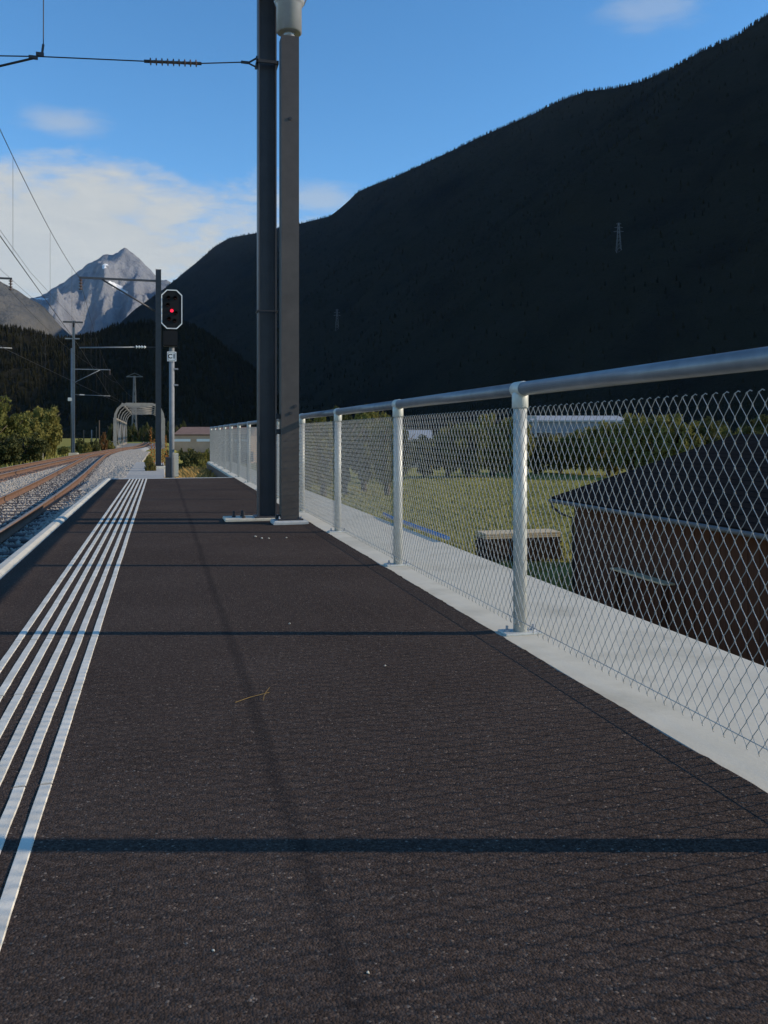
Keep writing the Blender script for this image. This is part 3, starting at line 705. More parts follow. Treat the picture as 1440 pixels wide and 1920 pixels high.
# ------------------------------------------------------------------ overhead line
def wire_pts(cf, z0pts, y0, y1, step=2.0, side=0.0):
    ky = [p[0] for p in z0pts]; kz = [p[1] for p in z0pts]
    ys_ = np.arange(y0, y1 + 0.1, step)
    return [(cf(y) + side, y, float(np.interp(y, ky, kz))) for y in ys_]
def sagged(ky, kz, sag, step=2.0):
    out = []
    for (ya, za), (yb, zb_), s in zip(zip(ky, kz), list(zip(ky, kz))[1:], sag):
        for y in np.arange(ya, yb, step):
            t = (y - ya) / (yb - ya); out.append((y, za + (zb_ - za) * t - 4 * s * t * (1 - t)))
    out.append((ky[-1], kz[-1])); return out
def overhead(label, xs, mz, czs, ys_, sag):
    o = thing('overhead_line', label, 'overhead line', (0, 0, 0))
    ms = sagged(ys_, mz, sag); cs = sagged(ys_, czs, [0.0] * len(sag))
    X = lambda y: float(np.interp(y, ys_, xs))
    MB().tube([(X(y), y, z) for y, z in ms], 0.0075, 5).build('messenger_wire', 'cable', o)
    MB().tube([(X(y), y, z) for y, z in cs], 0.0085, 5).build('contact_wire', 'cable', o)
    my = [p[0] for p in ms]; mzz = [p[1] for p in ms]
    for a, b in zip(ys_, ys_[1:]):
        nd = max(2, int((b - a) / 6.0))
        for i in range(nd):
            y = a + (b - a) * (i + 0.5) / nd
            MB().tube([(X(y), y, np.interp(y, my, mzz)), (X(y), y, np.interp(y, ys_, czs))], 0.0035, 4).build('dropper', 'cable', o)
    return o
overhead('overhead contact line of the track nearest the platform', [-2.7, -2.75, -2.9, -4.3, -3.2, -2.8], [6.75, 6.75, 6.62, 6.3, 5.6, 5.5], [4.6, 4.6, 4.08, 4.25, 4.0, 4.0], [-18, 8.8, 33.1, 76, 122, 170], [0.35, 0.42, 0.45, 0.4, 0.3])
overhead('overhead contact line of the browner far track', [-5.9, -5.85, -5.8, -5.0, -4.4], [6.75, 6.75, 6.62, 6.35, 6.2], [4.6, 4.6, 4.15, 4.25, 4.2], [-18, 8.8, 35.2, 76, 92], [0.35, 0.42, 0.45, 0.2])

def cantilever_mast(label, loc, ztop, m, side, tipx, zc_, zs, foot=0.5, T=None, lower=None):
    r = thing('catenary_mast', label, 'mast', loc)
    b0 = 0.0
    hbeam(0.20 if T is None else 0.26, 0.18, 0.014, 0.010, ztop - loc[2], m, 'beam', r)
    MB().box((0, 0, -foot / 2 - 0.01), (0.75, 0.75, foot), bev=0.03).build('foundation', 'concrete', r)
    MB().box((0, 0, 0.012), (0.4, 0.4, 0.02)).build('base_plate', 'mast', r)
    for x in (-0.16, 0.16):
        for y in (-0.16, 0.16): link('bolt', bm_, r, (x, y, 0))
    z = zc_ - loc[2]; tx = tipx - loc[0]; s = 1 if tx > 0 else -1
    cm_ = MB(); cm_.bar((0.1 * s, 0, z), (tx, 0, z), 0.07, 0.07); cm_.build('cantilever_arm', m, r)
    MB().tube([(0.1 * s, 0, z - 1.15), (tx * 0.72, 0, z - 0.03)], 0.032, 8).build('brace', m, r, True)
    it = MB(); pp = []; rr = []
    for i in range(4):
        for f, rad in ((0, 0.03), (0.3, 0.03), (0.4, 0.075), (0.6, 0.075), (0.7, 0.03)): pp.append((tx - 0.05 * s, 0, z - 0.04 - (i + f) * 0.11)); rr.append(rad)
    it.tube(pp, rr, 10); it.build('insulator', 'insul', r, True)
    z2 = zs - loc[2]
    MB().tube([(tx * 0.30 , 0, z2 + 0.03), (tx * 1.0, 0, z2 - 0.04)], 0.024, 8).build('steady_arm', 'white_insul' if False else 'mast_pale', r, True)
    pp = []; rr = []
    for i in range(4):
        for f, rad in ((0, 0.03), (0.3, 0.03), (0.4, 0.06), (0.6, 0.06), (0.7, 0.03)): pp.append((tx * (0.16 + (i + f) * 0.035), 0, z2 + 0.04)); rr.append(rad)
    MB().tube(pp, rr, 10).build('insulator', 'white_insul', r, True)
    MB().tube([(0.1 * s, 0, z2 + 0.05), (tx * 0.16, 0, z2 + 0.04)], 0.02, 6).build('stay', m, r, True)
    return r
m2 = P(297, 700, 32.0)
cantilever_mast('dark steel mast with braced cantilever, behind the red signal', (m2.x, m2.y, -0.32), P(297, 505, 32).z, 'mast', -1, P(152, 525, 32.0).x, P(297, 527, 32).z, P(297, 655, 32).z + 0.03, foot=0.45)
m3 = P(138, 700, 74.0)
r3 = cantilever_mast('tall pale twin mast with crossarm on top, left of the tracks on concrete block', (m3.x, m3.y, -0.75), P(138, 601, 74).z, 'mast_pale', 1, P(206, 692, 74).x, P(138, 692, 74).z, P(138, 741, 74).z, foot=0.7)
zz = P(138, 604, 74).z + 0.75
MB().box((-0.05, 0, zz), (1.65, 0.14, 0.14)).build('crossarm', 'mast', r3); MB().box((-0.1, 0, P(138, 635, 74).z + 0.75), (1.2, 0.1, 0.1)).build('crossarm', 'mast_pale', r3)
for x in (-0.75, 0.65): MB().lathe([(0.05, zz - 0.45), (0.09, zz - 0.3), (0.05, zz - 0.25), (0.09, zz - 0.1), (0.04, zz)], 8).build('insulator', 'insul', r3, True)
MB().tube([(-0.16, 0, 0), (-0.16, 0, zz * 0.8)], 0.07, 8).build('twin_tube', 'mast_pale', r3, True)
MB().box((-0.3, -0.1, P(127, 749, 74).z + 0.75), (0.3, 0.25, 0.3), bev=0.03).build('switch_box', 'galv', r3)
cantilever_mast('dark mast carrying the cantilever over the browner far track', (-8.5, 35.2, -0.6), 7.2, 'mast', 1, P(24, 525, 32.8).x, P(10, 524, 32.8).z, 4.22, foot=0.4)
fd = thing('feeder_line', 'pair of feeder wires strung to the crossarm of the tall pale mast', 'wire', (m3.x, m3.y, 0))
for x in (-0.75, 0.65):
    MB().tube([(x, 0, zz - 1.2), (x, -30, zz - 1.9), (x + 0.1, -60, zz - 1.4), (x + 0.1, -95, zz - 0.9)], 0.009, 5).build('wire', 'cable', fd)

# ------------------------------------------------------------------ signal
sp_ = P(322, 814, 18.6)
sig = thing('railway_signal', 'railway signal showing red with white plate reading C1 at platform end', 'signal', (sp_.x, sp_.y, -0.6))
zo = 0.6
tS = 18.6
zz_ = lambda v: P(322, v, tS).z + zo
MB().tube([(0, 0, 0), (0, 0, zz_(640))], 0.058, 14).build('pole', 'sigpole', sig, True)
MB().box((0, 0, 0.02), (0.34, 0.34, 0.05), bev=0.01).build('base_plate', 'galv', sig)
def octo(w_, h_, c): return [(-w_ + c, -h_), (w_ - c, -h_), (w_, -h_ + c), (w_, h_ - c), (w_ - c, h_), (-w_ + c, h_), (-w_, h_ - c), (-w_, -h_ + c)]
hz = (zz_(545) + zz_(618)) / 2; hh = (zz_(545) - zz_(618)) / 2; hw = 0.222
# board with white rim
rim_ = MB(); po = octo(hw, hh, 0.115); pi_ = octo(hw - 0.019, hh - 0.020, 0.107)
n = 8; vs_ = [(x, -0.135, z + hz) for x, z in po] + [(x, -0.135, z + hz) for x, z in pi_] + [(x, -0.105, z + hz) for x, z in po] + [(x, -0.105, z + hz) for x, z in pi_]
fs_ = []
for i in range(n):
    j = (i + 1) % n; fs_ += [(i, j, j + n, i + n), (i + 2 * n, i + 3 * n, j + 3 * n, j + 2 * n), (i, i + 2 * n, j + 2 * n, j), (i + n, j + n, j + 3 * n, i + 3 * n)]
board = MB().prism([(x, z + hz) for x, z in octo(hw - 0.004, hh - 0.004, 0.113)], -0.122, -0.10).build('signal_board', 'black', sig)
rim_.add(vs_, fs_).build('white_border', 'white', board)
MB().box((0, -0.03, hz), (0.26, 0.14, hh * 1.5), bev=0.02).build('lamp_case', 'black', sig)
lz = P(322, 584, tS).z + zo
for (x, z, m) in ((0.0, lz, 'red'), (-0.07, hz + 0.24, 'lens'), (0.07, hz + 0.24, 'lens'), (-0.085, hz + 0.08, 'lens'), (0.085, hz - 0.09, 'lens'), (-0.06, hz - 0.22, 'lens'), (0.06, hz - 0.26, 'lens')):
    ln = MB().lathe([(0.035, 0), (0.033, 0.012), (0.0, 0.022)], 16).build('lamp_lens', m, sig, True)
    ln.matrix_local = Matrix.Translation((x, -0.124, z)) @ Matrix.Rotation(R(90), 4, 'X')
    hd = MB(); nn = 10
    v1 = []; 
    for i in range(nn + 1):
        a = math.pi * i / nn; v1 += [(x + 0.046 * math.cos(a), -0.123, z + 0.046 * math.sin(a)), (x + 0.046 * math.cos(a), -0.123 - 0.10 * (0.4 + 0.6 * math.sin(a)), z + 0.046 * math.sin(a))]
    hd.add(v1, [(2 * i, 2 * i + 1, 2 * i + 3, 2 * i + 2) for i in range(nn)]); hd.build('lamp_visor', 'black', sig)
z1_, z2_ = zz_(650), zz_(622)
MB().box((-0.03, -0.06, (z1_ + z2_) / 2), (0.30, 0.22, z2_ - z1_), bev=0.015).build('lower_lamp_box', 'black', sig)
MB().box((-0.03, -0.01, zz_(620)), (0.12, 0.08, 0.12)).build('neck_bracket', 'black', sig)
pc = (zz_(661) + zz_(677)) / 2
plt_ = MB().box((0, -0.075, pc), (0.195, 0.008, 0.21), bev=0.003).build('number_plate', 'white', sig)
fr = MB()
for dx, dz, sx_, sz_ in ((0, 0.082, 0.155, 0.007), (0, -0.082, 0.155, 0.007), (-0.075, 0, 0.007, 0.158), (0.075, 0, 0.007, 0.158)): fr.box((dx, -0.081, pc + dz), (sx_, 0.004, sz_))
fr.build('plate_border', 'black', plt_)
tx = bpy.data.curves.new('plate_text', 'FONT'); tx.body = 'C1'; tx.size = 0.135; tx.align_x = 'CENTER'; tx.align_y = 'CENTER'; tx.extrude = 0.0015; tx.offset = 0.003
to = bpy.data.objects.new('tmp_text', tx); col.objects.link(to)
dg = bpy.context.evaluated_depsgraph_get(); tme = bpy.data.meshes.new_from_object(to.evaluated_get(dg)); bpy.data.objects.remove(to)
tme.name = 'plate_lettering'; tme.materials.clear(); tme.materials.append(M['black'])
tl = link('plate_lettering', tme, plt_); tl.matrix_local = Matrix.Translation((0, -0.082, pc)) @ Matrix.Rotation(R(90), 4, 'X')
for v in (692, 722):
    MB().box((0.06, -0.02, zz_(v)), (0.16, 0.05, 0.035), bev=0.005).build('clamp', 'sigpole', sig)
MB().box((-0.085, -0.02, zz_(876)), (0.10, 0.14, 0.44), bev=0.01).build('junction_box', 'dark', sig)
MB().box((0.10, 0.05, zz_(872)), (0.09, 0.08, 0.52), bev=0.01).build('cable_duct', 'concrete', sig)

# ------------------------------------------------------------------ truss bridge
BY = 123.5; bz = zr(BY) - 0.15
br = thing('truss_bridge', 'pale grey steel truss railway bridge with chamfered portal frames', 'bridge', (c1(BY + 10) + 0.0, BY, bz), rz=0.012)
HW, HT, CH = 3.25, 6.15, 1.55
NP = 6; PL = 11.6
for i in range(NP):
    y = i * PL; w_ = 0.34 if i == 0 else 0.16
    for s in (-1, 1):
        MB().bar((s * HW, y, -0.6), (s * HW, y, HT - CH * 1.35), w_ + 0.1, w_).build('frame_post', 'bridge', br)
        arc = [(HW - 1.5 + 1.5 * math.cos(R(a)), HT - 2.2 + 2.02 * math.sin(R(a))) for a in (0, 22, 45, 68, 90)]
        hb_ = MB()
        for (xa, za_), (xb, zb2_) in zip(arc, arc[1:]): hb_.bar((s * xa, y, za_ - 0.02), (s * xb, y, zb2_ + 0.02), w_, w_ - 0.012)
        hb_.build('curved_haunch', 'bridge', br)
    MB().bar((-HW + 1.45, y, HT - 0.2), (HW - 1.45, y, HT - 0.2), w_ - 0.004, w_ + (0.12 if i == 0 else 0.06)).build('portal_beam', 'bridge', br)
    MB().bar((-HW, y, -0.35), (HW, y, -0.35), 0.3, 0.5).build('floor_beam', 'bridge', br)
    if i < NP - 1:
        for s in (-1, 1):
            MB().bar((s * (HW - CH * 0.62), y + 0.15, HT - 0.1), (s * (HW - CH * 0.62), y + PL - 0.15, HT - 0.1), 0.22, 0.20).build('top_chord', 'bridge', br)
            MB().bar((s * (HW + 0.015), y + 0.15, HT - CH * 1.4), (s * (HW + 0.015), y + PL - 0.15, HT - CH * 1.4), 0.22, 0.26).build('middle_chord', 'bridge', br)
            MB().bar((s * HW, y, -0.02), (s * HW, y + PL, -0.02), 0.28, 0.4).build('bottom_chord', 'bridge', br)
            za, zb_ = (0.15, HT - CH * 1.45) if i % 2 else (HT - CH * 1.45, 0.15)
            MB().bar((s * (HW - 0.03), y + 0.2, za), (s * (HW - 0.03), y + PL - 0.2, zb_), 0.18, 0.2).build('diagonal', 'bridge', br)
        MB().bar((-HW + CH, y + 0.2, HT - 0.12), (HW - CH, y + PL - 0.2, HT - 0.12), 0.09, 0.09).build('wind_brace', 'bridge', br)
MB().box((0, 32, -0.22), (HW * 2 - 0.4, 68, 0.12)).build('deck', 'bridge', br)
for s in (-1, 1): MB().box((s * 3.3, -1.2, -1.6), (1.6, 2.2, 2.4), bev=0.05).build('abutment', 'concrete_grey', br)

# ------------------------------------------------------------------ lattice pylons
def pylon(label, base, hgt, wid, arms):
    r = thing('lattice_pylon', label, 'pylon', base, 'power pylons', rz=-YAW)
    th = max(0.22, hgt * 0.006)
    nseg = 8
    def corner(i, f):
        s = (1 - f) * wid / 2 + f * wid * 0.10; return Vector(((-1, 1, 1, -1)[i] * s, (-1, -1, 1, 1)[i] * s, f * hgt))
    for i in range(4): MB().bar(corner(i, 0), corner(i, 1), th, th).build('leg', 'pylon', r)
    lb = MB()
    for k_ in range(nseg):
        f0, f1 = k_ / nseg, (k_ + 1) / nseg
        for i in range(4):
            j = (i + 1) % 4; lb.bar(corner(i, f0), corner(j, f1), th * .6, th * .6); lb.bar(corner(j, f0), corner(i, f1), th * .6, th * .6)
    lb.build('lattice', 'pylon', r)
    for f, w_ in arms:
        a = MB(); a.bar((-w_ / 2, 0, f * hgt), (w_ / 2, 0, f * hgt), th, th * 1.3); a.bar((-w_ / 2, 0, f * hgt), (0, 0, f * hgt + hgt * 0.05), th * .6, th * .6); a.bar((w_ / 2, 0, f * hgt), (0, 0, f * hgt + hgt * 0.05), th * .6, th * .6)
        a.build('crossarm', 'pylon', r)
    return r
for u, vt, vb, lab in ((1160, 418, 470, 'pale lattice pylon standing high on the dark wooded mountainside'), (632, 580, 617, 'pale lattice pylon standing low on the dark wooded mountainside')):
    d = (P(u, vb, 1.0) - Vector((0, 0, H))).normalized()
    hit = bvh_mtn.ray_cast(Vector((0, 0, H)), d)
    if hit[0]:
        dd = hit[0].dot(FWD); h_ = (vb - vt) / F * dd + 6
        pylon(lab, hit[0] - Vector((0, 0, 6)), h_, h_ * 0.16, ((0.97, h_ * 0.16), (0.85, h_ * 0.26), (0.72, h_ * 0.32)))
pb_ = P(252, 800, 290); pylon('grey lattice pylon with one crossarm rising behind the truss bridge', (pb_.x, pb_.y, -4), P(252, 705, 290).z + 4, 1.7, ((0.99, 5.6),))

# ------------------------------------------------------------------ trees and plants
def crown_mesh(seed, n, leaf, m, flat=1.0, clumps=95):
    r = np.random.default_rng(seed)
    c = []
    while len(c) < clumps:
        p = r.uniform(-1, 1, 3)
        q = np.linalg.norm(p)
        if 0.3 < q < 0.86: c.append(p)
    c = np.array(c); c[:, 2] = c[:, 2] * flat
    cs = r.uniform(0.12, 0.24, clumps)
    idx = r.choice(clumps, n, p=cs ** 2 / (cs ** 2).sum())
    d = r.normal(0, 1, (n, 3)); d /= np.linalg.norm(d, axis=1)[:, None]
    p = c[idx] + d * (cs[idx] * r.random(n) ** 0.45)[:, None]
    k = 1 + 0.09 * np.sin(3 * np.arctan2(p[:, 1], p[:, 0]) + seed) + 0.06 * np.sin(7 * p[:, 2] + seed)
    p[:, :2] *= k[:, None]
    a = r.normal(0, 1, (n, 3)); a /= np.linalg.norm(a, axis=1)[:, None]
    b = np.cross(a, r.normal(0, 1, (n, 3))); b /= np.linalg.norm(b, axis=1)[:, None]
    s = leaf * r.uniform(0.6, 1.4, (n, 1))
    V = np.stack([p - a * s, p + b * s * 0.5 , p + a * s, p - b * s * 0.5], 1).reshape(-1, 3)
    V[:, 2] += 0.0
    return npmesh('crown', V, np.arange(n * 4).reshape(n, 4), m)
crowns = {}
for i, (m, n, lf) in enumerate((('leaf1', 7500, 0.062), ('leaf2', 7500, 0.060), ('leaf3', 7500, 0.062), ('leaf4', 3200, 0.085), ('leaf5', 2600, 0.085))):
    crowns[m] = [crown_mesh(20 + i * 3 + q, n, lf, m) for q in range(2)]
def trunk_mesh(seed):
    r = random.Random(seed); t = MB()
    t.tube([(0, 0, -0.3), (0.02, 0, 0.25), (-0.02, 0.02, 0.5), (0.03, 0, 0.8)], [0.045, 0.035, 0.026, 0.01], 8)
    for q in range(6):
        a = q * 1.05 + r.random(); z = 0.28 + 0.07 * q; L_ = 0.26
        t.tube([(0, 0, z), (L_ * 0.5 * math.cos(a), L_ * 0.5 * math.sin(a), z + 0.10), (L_ * math.cos(a), L_ * math.sin(a), z + 0.24)], [0.018, 0.012, 0.004], 6)
    return t.mesh('trunk', 'bark', True)
trunks = [trunk_mesh(1), trunk_mesh(2)]
tc_ = [0]
def tree(name, label, base, hgt, rad, m, group=None, cat='tree', low=0.12):
    tc_[0] += 1; i = tc_[0]
    for w_ in ('leafy olive green', 'rounded leafy', 'dark tree', 'rounded green'):
        if label.startswith(w_): label = label.replace(w_, {'leaf1': 'yellowish olive', 'leaf2': 'mid green', 'leaf3': 'dark green'}[m] + (' tree' if w_ == 'dark tree' else ''), 1)
    r = thing(name, label, cat, base, group, rz=i * 2.399)
    tk = link('trunk', trunks[i % 2], r); tk.scale = (hgt, hgt, hgt)
    c = link('crown', crowns[m][i % 2], r, (0, 0, hgt * (low + (1 - low) / 2))); c.scale = (rad, rad, hgt * (1 - low) / 2 * 1.04)
    return r
def tree_px(name, label, u, t, vtop, wpx, zg, m, group=None, cat='tree', low=0.12):
    b = P(u, 814, t); h_ = P(u, vtop, t).z - zg
    return tree(name, label, (b.x, b.y, zg), h_, wpx / 2 * t / F, m, group, cat, low)
rr_ = random.Random(5)
# row on the low ground beyond the wall
for (u, t, vt, wd, m) in ((566, 62, 790, 60, 'leaf2'), (606, 66, 768, 62, 'leaf1'), (645, 70, 772, 60, 'leaf3'), (684, 74, 770, 66, 'leaf2'), (724, 70, 778, 58, 'leaf1'), (752, 84, 790, 50, 'leaf3')):
    tree_px('broadleaf_tree', 'leafy olive green tree in the row close behind the fence wall', u, t, vt, wd, -4, m, 'trees close behind the fence wall', low=0.05)
for (u, t, vt, wd, m) in ((795, 95, 815, 62, 'leaf3'), (838, 97, 800, 60, 'leaf1'), (880, 96, 780, 68, 'leaf2'), (922, 98, 772, 70, 'leaf1'), (962, 97, 772, 66, 'leaf1'), (1005, 104, 806, 66, 'leaf3'), (1050, 106, 808, 70, 'leaf1'), (1095, 104, 800, 72, 'leaf2'), (1140, 100, 782, 76, 'leaf1'), (1180, 96, 772, 80, 'leaf1'), (1225, 94, 768, 82, 'leaf1'), (1272, 92, 772, 80, 'leaf1'), (1318, 92, 790, 72, 'leaf3'), (1365, 94, 796, 72, 'leaf2'), (1412, 92, 800, 76, 'leaf3')):
    tree_px('field_tree', 'rounded leafy tree in the row along the far edge of the mown field', u, t, vt, wd * 1.15, -4, m, 'trees along the far edge of the field', low=0.02)
for (u, t, vt, wd, m) in ((585, 150, 778, 60, 'leaf3'), (640, 160, 762, 70, 'leaf3'), (690, 158, 756, 70, 'leaf1'), (735, 150, 766, 60, 'leaf1'), (860, 190, 786, 80, 'leaf3'), (1210, 170, 778, 80, 'leaf3'), (1330, 170, 776, 90, 'leaf3'), (1430, 165, 778, 90, 'leaf3')):
    tree_px('distant_tree', 'dark tree standing farther back below the wooded mountain', u, t, vt, wd, -4, m, 'trees farther back on the valley floor', low=0.02)
for i_, u in enumerate(range(212, 345, 12)):
    tree_px('distant_tree', 'dark tree in the wood beyond the truss bridge', u, 215 + (i_ * 37) % 40, 789 + (i_ * 5) % 11, 22, -5, 'leaf3', 'wood beyond the truss bridge', low=0.0)
for (u, t, vt, wd, m) in ((-30, 60, 722, 96, 'leaf2'), (14, 63, 757, 84, 'leaf2'), (54, 68, 768, 60, 'leaf1'), (82, 72, 752, 62, 'leaf1'), (44, 58, 806, 80, 'leaf3'), (0, 52, 812, 76, 'leaf3')):
    tree_px('trackside_tree', 'rounded green tree in the clump left of the browner track', u, t, vt, wd * 1.15, -1.55, m, 'clump of trees left of the tracks', low=0.0)
def bush_px(label, u, t, vt, wd, zg, m, group=None):
    b = P(u, 814, t); h_ = P(u, vt, t).z - zg
    r = thing('bush', label, 'bush', (b.x, b.y, zg), group, rz=u)
    c = link('crown', crowns[m][int(u) % 2], r, (0, 0, h_ * 0.48)); rad = wd / 2 * t / F; c.scale = (rad, rad, h_ * 0.55)
    st_ = MB()
    for q in range(4): st_.tube([(0, 0, -0.1), (0.25 * rad * math.cos(q * 1.6), 0.25 * rad * math.sin(q * 1.6), h_ * 0.35), (0.5 * rad * math.cos(q * 1.6), 0.5 * rad * math.sin(q * 1.6), h_ * 0.7)], [0.03 * rad + .008, 0.02 * rad + .005, 0.006], 5)
    st_.build('stems', 'bark', r)
    return r
bush_px('dark green spreading shrub between the signal and the end of the fence', 360, 33, 838, 60, -1.25, 'leaf3')
bush_px('smaller olive shrub in front of the dark shrub by the fence end', 374, 29, 860, 40, -1.2, 'leaf1')
bush_px('yellow green bush beside the foot of the cantilever mast', 281, 30, 853, 24, -0.75, 'leaf4')
for (u, t, vt, wd, m) in ((160, 85, 828, 26, 'leaf1'), (176, 92, 822, 22, 'leaf3'), (150, 96, 820, 24, 'leaf3'), (206, 100, 826, 22, 'leaf1'), (120, 84, 836, 26, 'leaf2')):
    bush_px('low green bush on the verge left of the merging tracks', u, t, vt, wd, -1.4, m, 'bushes on the verge left of the tracks')
bush_px('rust red bush on the verge before the bridge', 195, 98, 811, 18, -1.4, 'leaf5')
# rough scrub behind the near field and a hedge towards the bridge
for i in range(9):
    u = 318 + i * 9
    bush_px('scrubby bush in the hedge before the long brown building', u, 70 + (i % 3) * 8, 838 + (i * 7) % 9, 26, -3.3, ('leaf3', 'leaf1', 'leaf2')[i % 3], 'hedge before the brown building')

def blades(name, pts, h0, h1, m, w_=0.02, per=3, lean=0.5):
    V = []; Fc = []; o = 0
    for p in pts:
        for q in range(per):
            a = random.random() * 6.283; h_ = random.uniform(h0, h1); l = random.uniform(0.1, lean) * h_
            dx, dy = math.cos(a), math.sin(a); bx_, by_ = p[0] + random.uniform(-.06, .06), p[1] + random.uniform(-.06, .06)
            ww = w_ * random.uniform(0.6, 1.3)
            V += [(bx_ - dy * ww, by_ + dx * ww, p[2] - 0.02), (bx_ + dy * ww, by_ - dx * ww, p[2] - 0.02), (bx_ + dx * l * .4 + dy * ww * .6, by_ + dy * l * .4 - dx * ww * .6, p[2] + h_ * .6), (bx_ + dx * l, by_ + dy * l, p[2] + h_)]
            Fc += [(o, o + 1, o + 2), (o, o + 2, o + 3)]; o += 4
    return stuff(link(name, npmesh(name, V, Fc, m)))
bvh_g = BVHTree.FromPolygons([Vector(v) for v in GV], [tuple(f) for f in gridfaces(len(gx), len(gy)).tolist()])
def gz(x, y):
    h_ = bvh_g.ray_cast(Vector((x, y, 50)), Vector((0, 0, -1))); return h_[0].z if h_[0] else -4
pts = []
while len(pts) < 15000:
    t = 24 + 76 * random.random() ** 1.2; u = random.uniform(560, 1200); p = P(u, 814, t)
    if p.x > 5 and not (12.9 < p.x < 27 and p.y < 27.6): pts.append((p.x, p.y, gz(p.x, p.y)))
blades('field_grass', pts, 0.08, 0.22, 'blade', 0.03)
pts = [(x, y, gz(x, y)) for x, y in ((random.uniform(0.25, 1.38), random.uniform(17.5, 36)) for _ in range(2600))]
blades('dry_verge_grass', pts, 0.2, 0.5, 'dry', 0.012, 5, 0.9)
pts = [(x, y, gz(x, y)) for x, y in ((random.uniform(-30, -8), random.uniform(30, 110)) for _ in range(5000))]
blades('verge_grass', pts, 0.1, 0.35, 'blade', 0.03)
def weed(label, u, t, vt, zg, group):
    b = P(u, 814, t); h_ = P(u, vt, t).z - zg
    r = thing('tall_weed', label, 'plant', (b.x, b.y, zg), group)
    MB().tube([(0, 0, -0.05), (0.02, 0, h_ * 0.5), (0.0, 0.02, h_)], [0.016, 0.012, 0.006], 6).build('stem', 'orange', r)
    lv = MB()
    for i in range(60):
        a = i * 2.4; z = h_ * (0.12 + 0.86 * i / 60); L_ = 0.16 * (1.15 - i / 60) + 0.05
        d = Vector((math.cos(a), math.sin(a), 0.5)); s = Vector((-math.sin(a), math.cos(a), 0)) * 0.03; c = Vector((0, 0, z))
        lv.add([c, c + d * L_ * 0.5 + s, c + d * L_, c + d * L_ * 0.5 - s], [(0, 1, 2, 3)])
    lv.build('leaves', 'orange', r)
for u, t, vt in ((283, 36, 800), (311, 40, 815), (305, 38, 840), (289, 34, 822), (314, 36, 852), (317, 33, 858)):
    weed('tall orange brown withered weed near the cantilever mast', u, t, vt, -0.9, 'withered weeds by the cantilever mast')

# ------------------------------------------------------------------ house beside the line
HX0, HX1, HY0, HY1, GZ = 13.95, 28.0, 6.0, 26.9, -5.5
EZ = -1.50; RX = 21.0; RZ = EZ + (RX - 13.37) * math.tan(R(16.3))
hs = thing('farm_building', 'low brown boarded building with dark gabled roof beyond the fence', 'building', ((HX0 + HX1) / 2, (HY0 + HY1) / 2, GZ))
ox, oy = hs.location.x, hs.location.y
wm = MB(); wm.prism([(HX0 + .06 - ox, 0), (HX1 - .06 - ox, 0), (HX1 - .06 - ox, EZ + .1 - GZ), (RX - ox, RZ - .25 - GZ), (HX0 + .06 - ox, EZ + .1 - GZ)], HY0 + .06 - oy, HY1 - .06 - oy)
wm.build('wall', 'wood', hs)
bdm = MB().box((0, 0, 1.98), (0.045, 0.205, 4.02), bev=0.006).mesh('board', 'wood')
y = HY0 + 0.12; i = 0
while y < HY1:
    o = link('board', bdm, hs, (HX0 - ox + 0.03 + random.uniform(-.006, .006), y - oy, random.uniform(-0.02, 0.01))); y += 0.216
bd2 = MB().box((0, 0, 1.98), (0.205, 0.045, 3.96), bev=0.006).mesh('board', 'wood')
x = HX0 + 0.15
while x < HX1: link('board', bd2, hs, (x - ox, HY1 - oy - 0.03, 0)); x += 0.216
sl = Vector((RX - 13.37, 0, RZ - EZ)); nrm = Vector((-sl.z, 0, sl.x)).normalized() * 0.14
for s in (0, 1):
    e0 = Vector((13.37 if s == 0 else 2 * RX - 13.37, 0, EZ)) ; r0 = Vector((RX, 0, RZ)); nn_ = nrm if s == 0 else Vector((-nrm.x, 0, nrm.z))
    o3 = Vector((ox, 0, GZ))
    a, b, c, d = e0 - o3, r0 - o3, r0 + nn_ - o3, e0 + nn_ - o3
    if s: b, c = b + Vector((0.004, 0, 0)), c + Vector((0.004, 0, 0))
    rf = MB().prism([(a.x, a.z), (b.x, b.z), (c.x, c.z), (d.x, d.z)], HY0 - 0.6 - oy, HY1 + 0.6 - oy).build('roof', 'roof', hs)
    nC = 20
    for q in range(nC):      # roof courses, slightly lapped
        f0 = q / nC; p0 = d.lerp(c, f0); p1 = d.lerp(c, (q + 1.12) / nC if q < nC - 1 else 1.0); nu_ = nn_.normalized()
        cs_ = MB().prism([(p0.x, p0.z), (p0.x + nu_.x * .016, p0.z + nu_.z * .016), (p1.x + nu_.x * .008, p1.z + nu_.z * .008), (p1.x, p1.z)], HY0 - 0.62 - oy, HY1 + 0.62 - oy).build('tile_course', 'roof', rf)
MB().tube([(13.30 - ox, HY0 - .6 - oy, EZ + .03 - GZ), (13.30 - ox, HY1 + .62 - oy, EZ + .03 - GZ)], 0.07, 10).build('gutter', 'gutter', hs, True)
MB().tube([(13.30 - ox, HY1 + .45 - oy, EZ - GZ), (13.32 - ox, HY1 + .45 - oy, EZ - .2 - GZ), (13.55 - ox, HY1 + .2 - oy, EZ - .42 - GZ), (13.86 - ox, HY1 - .02 - oy, EZ - .55 - GZ), (13.88 - ox, HY1 - .05 - oy, 0.1)], 0.045, 8).build('downpipe', 'dark', hs, True)
bn_ = thing('plank_shelf', 'pale plank shelf on dark posts against the brown boarded wall', 'shelf', (13.45, 21.9, GZ))
MB().box((0, 0, 2.26), (0.34, 2.9, 0.05), bev=0.006).build('shelf', 'pale_wood', bn_)
for yy in (-1.2, 1.2): MB().box((0, yy, 1.115), (0.28, 0.08, 2.22)).build('leg', 'wood', bn_)

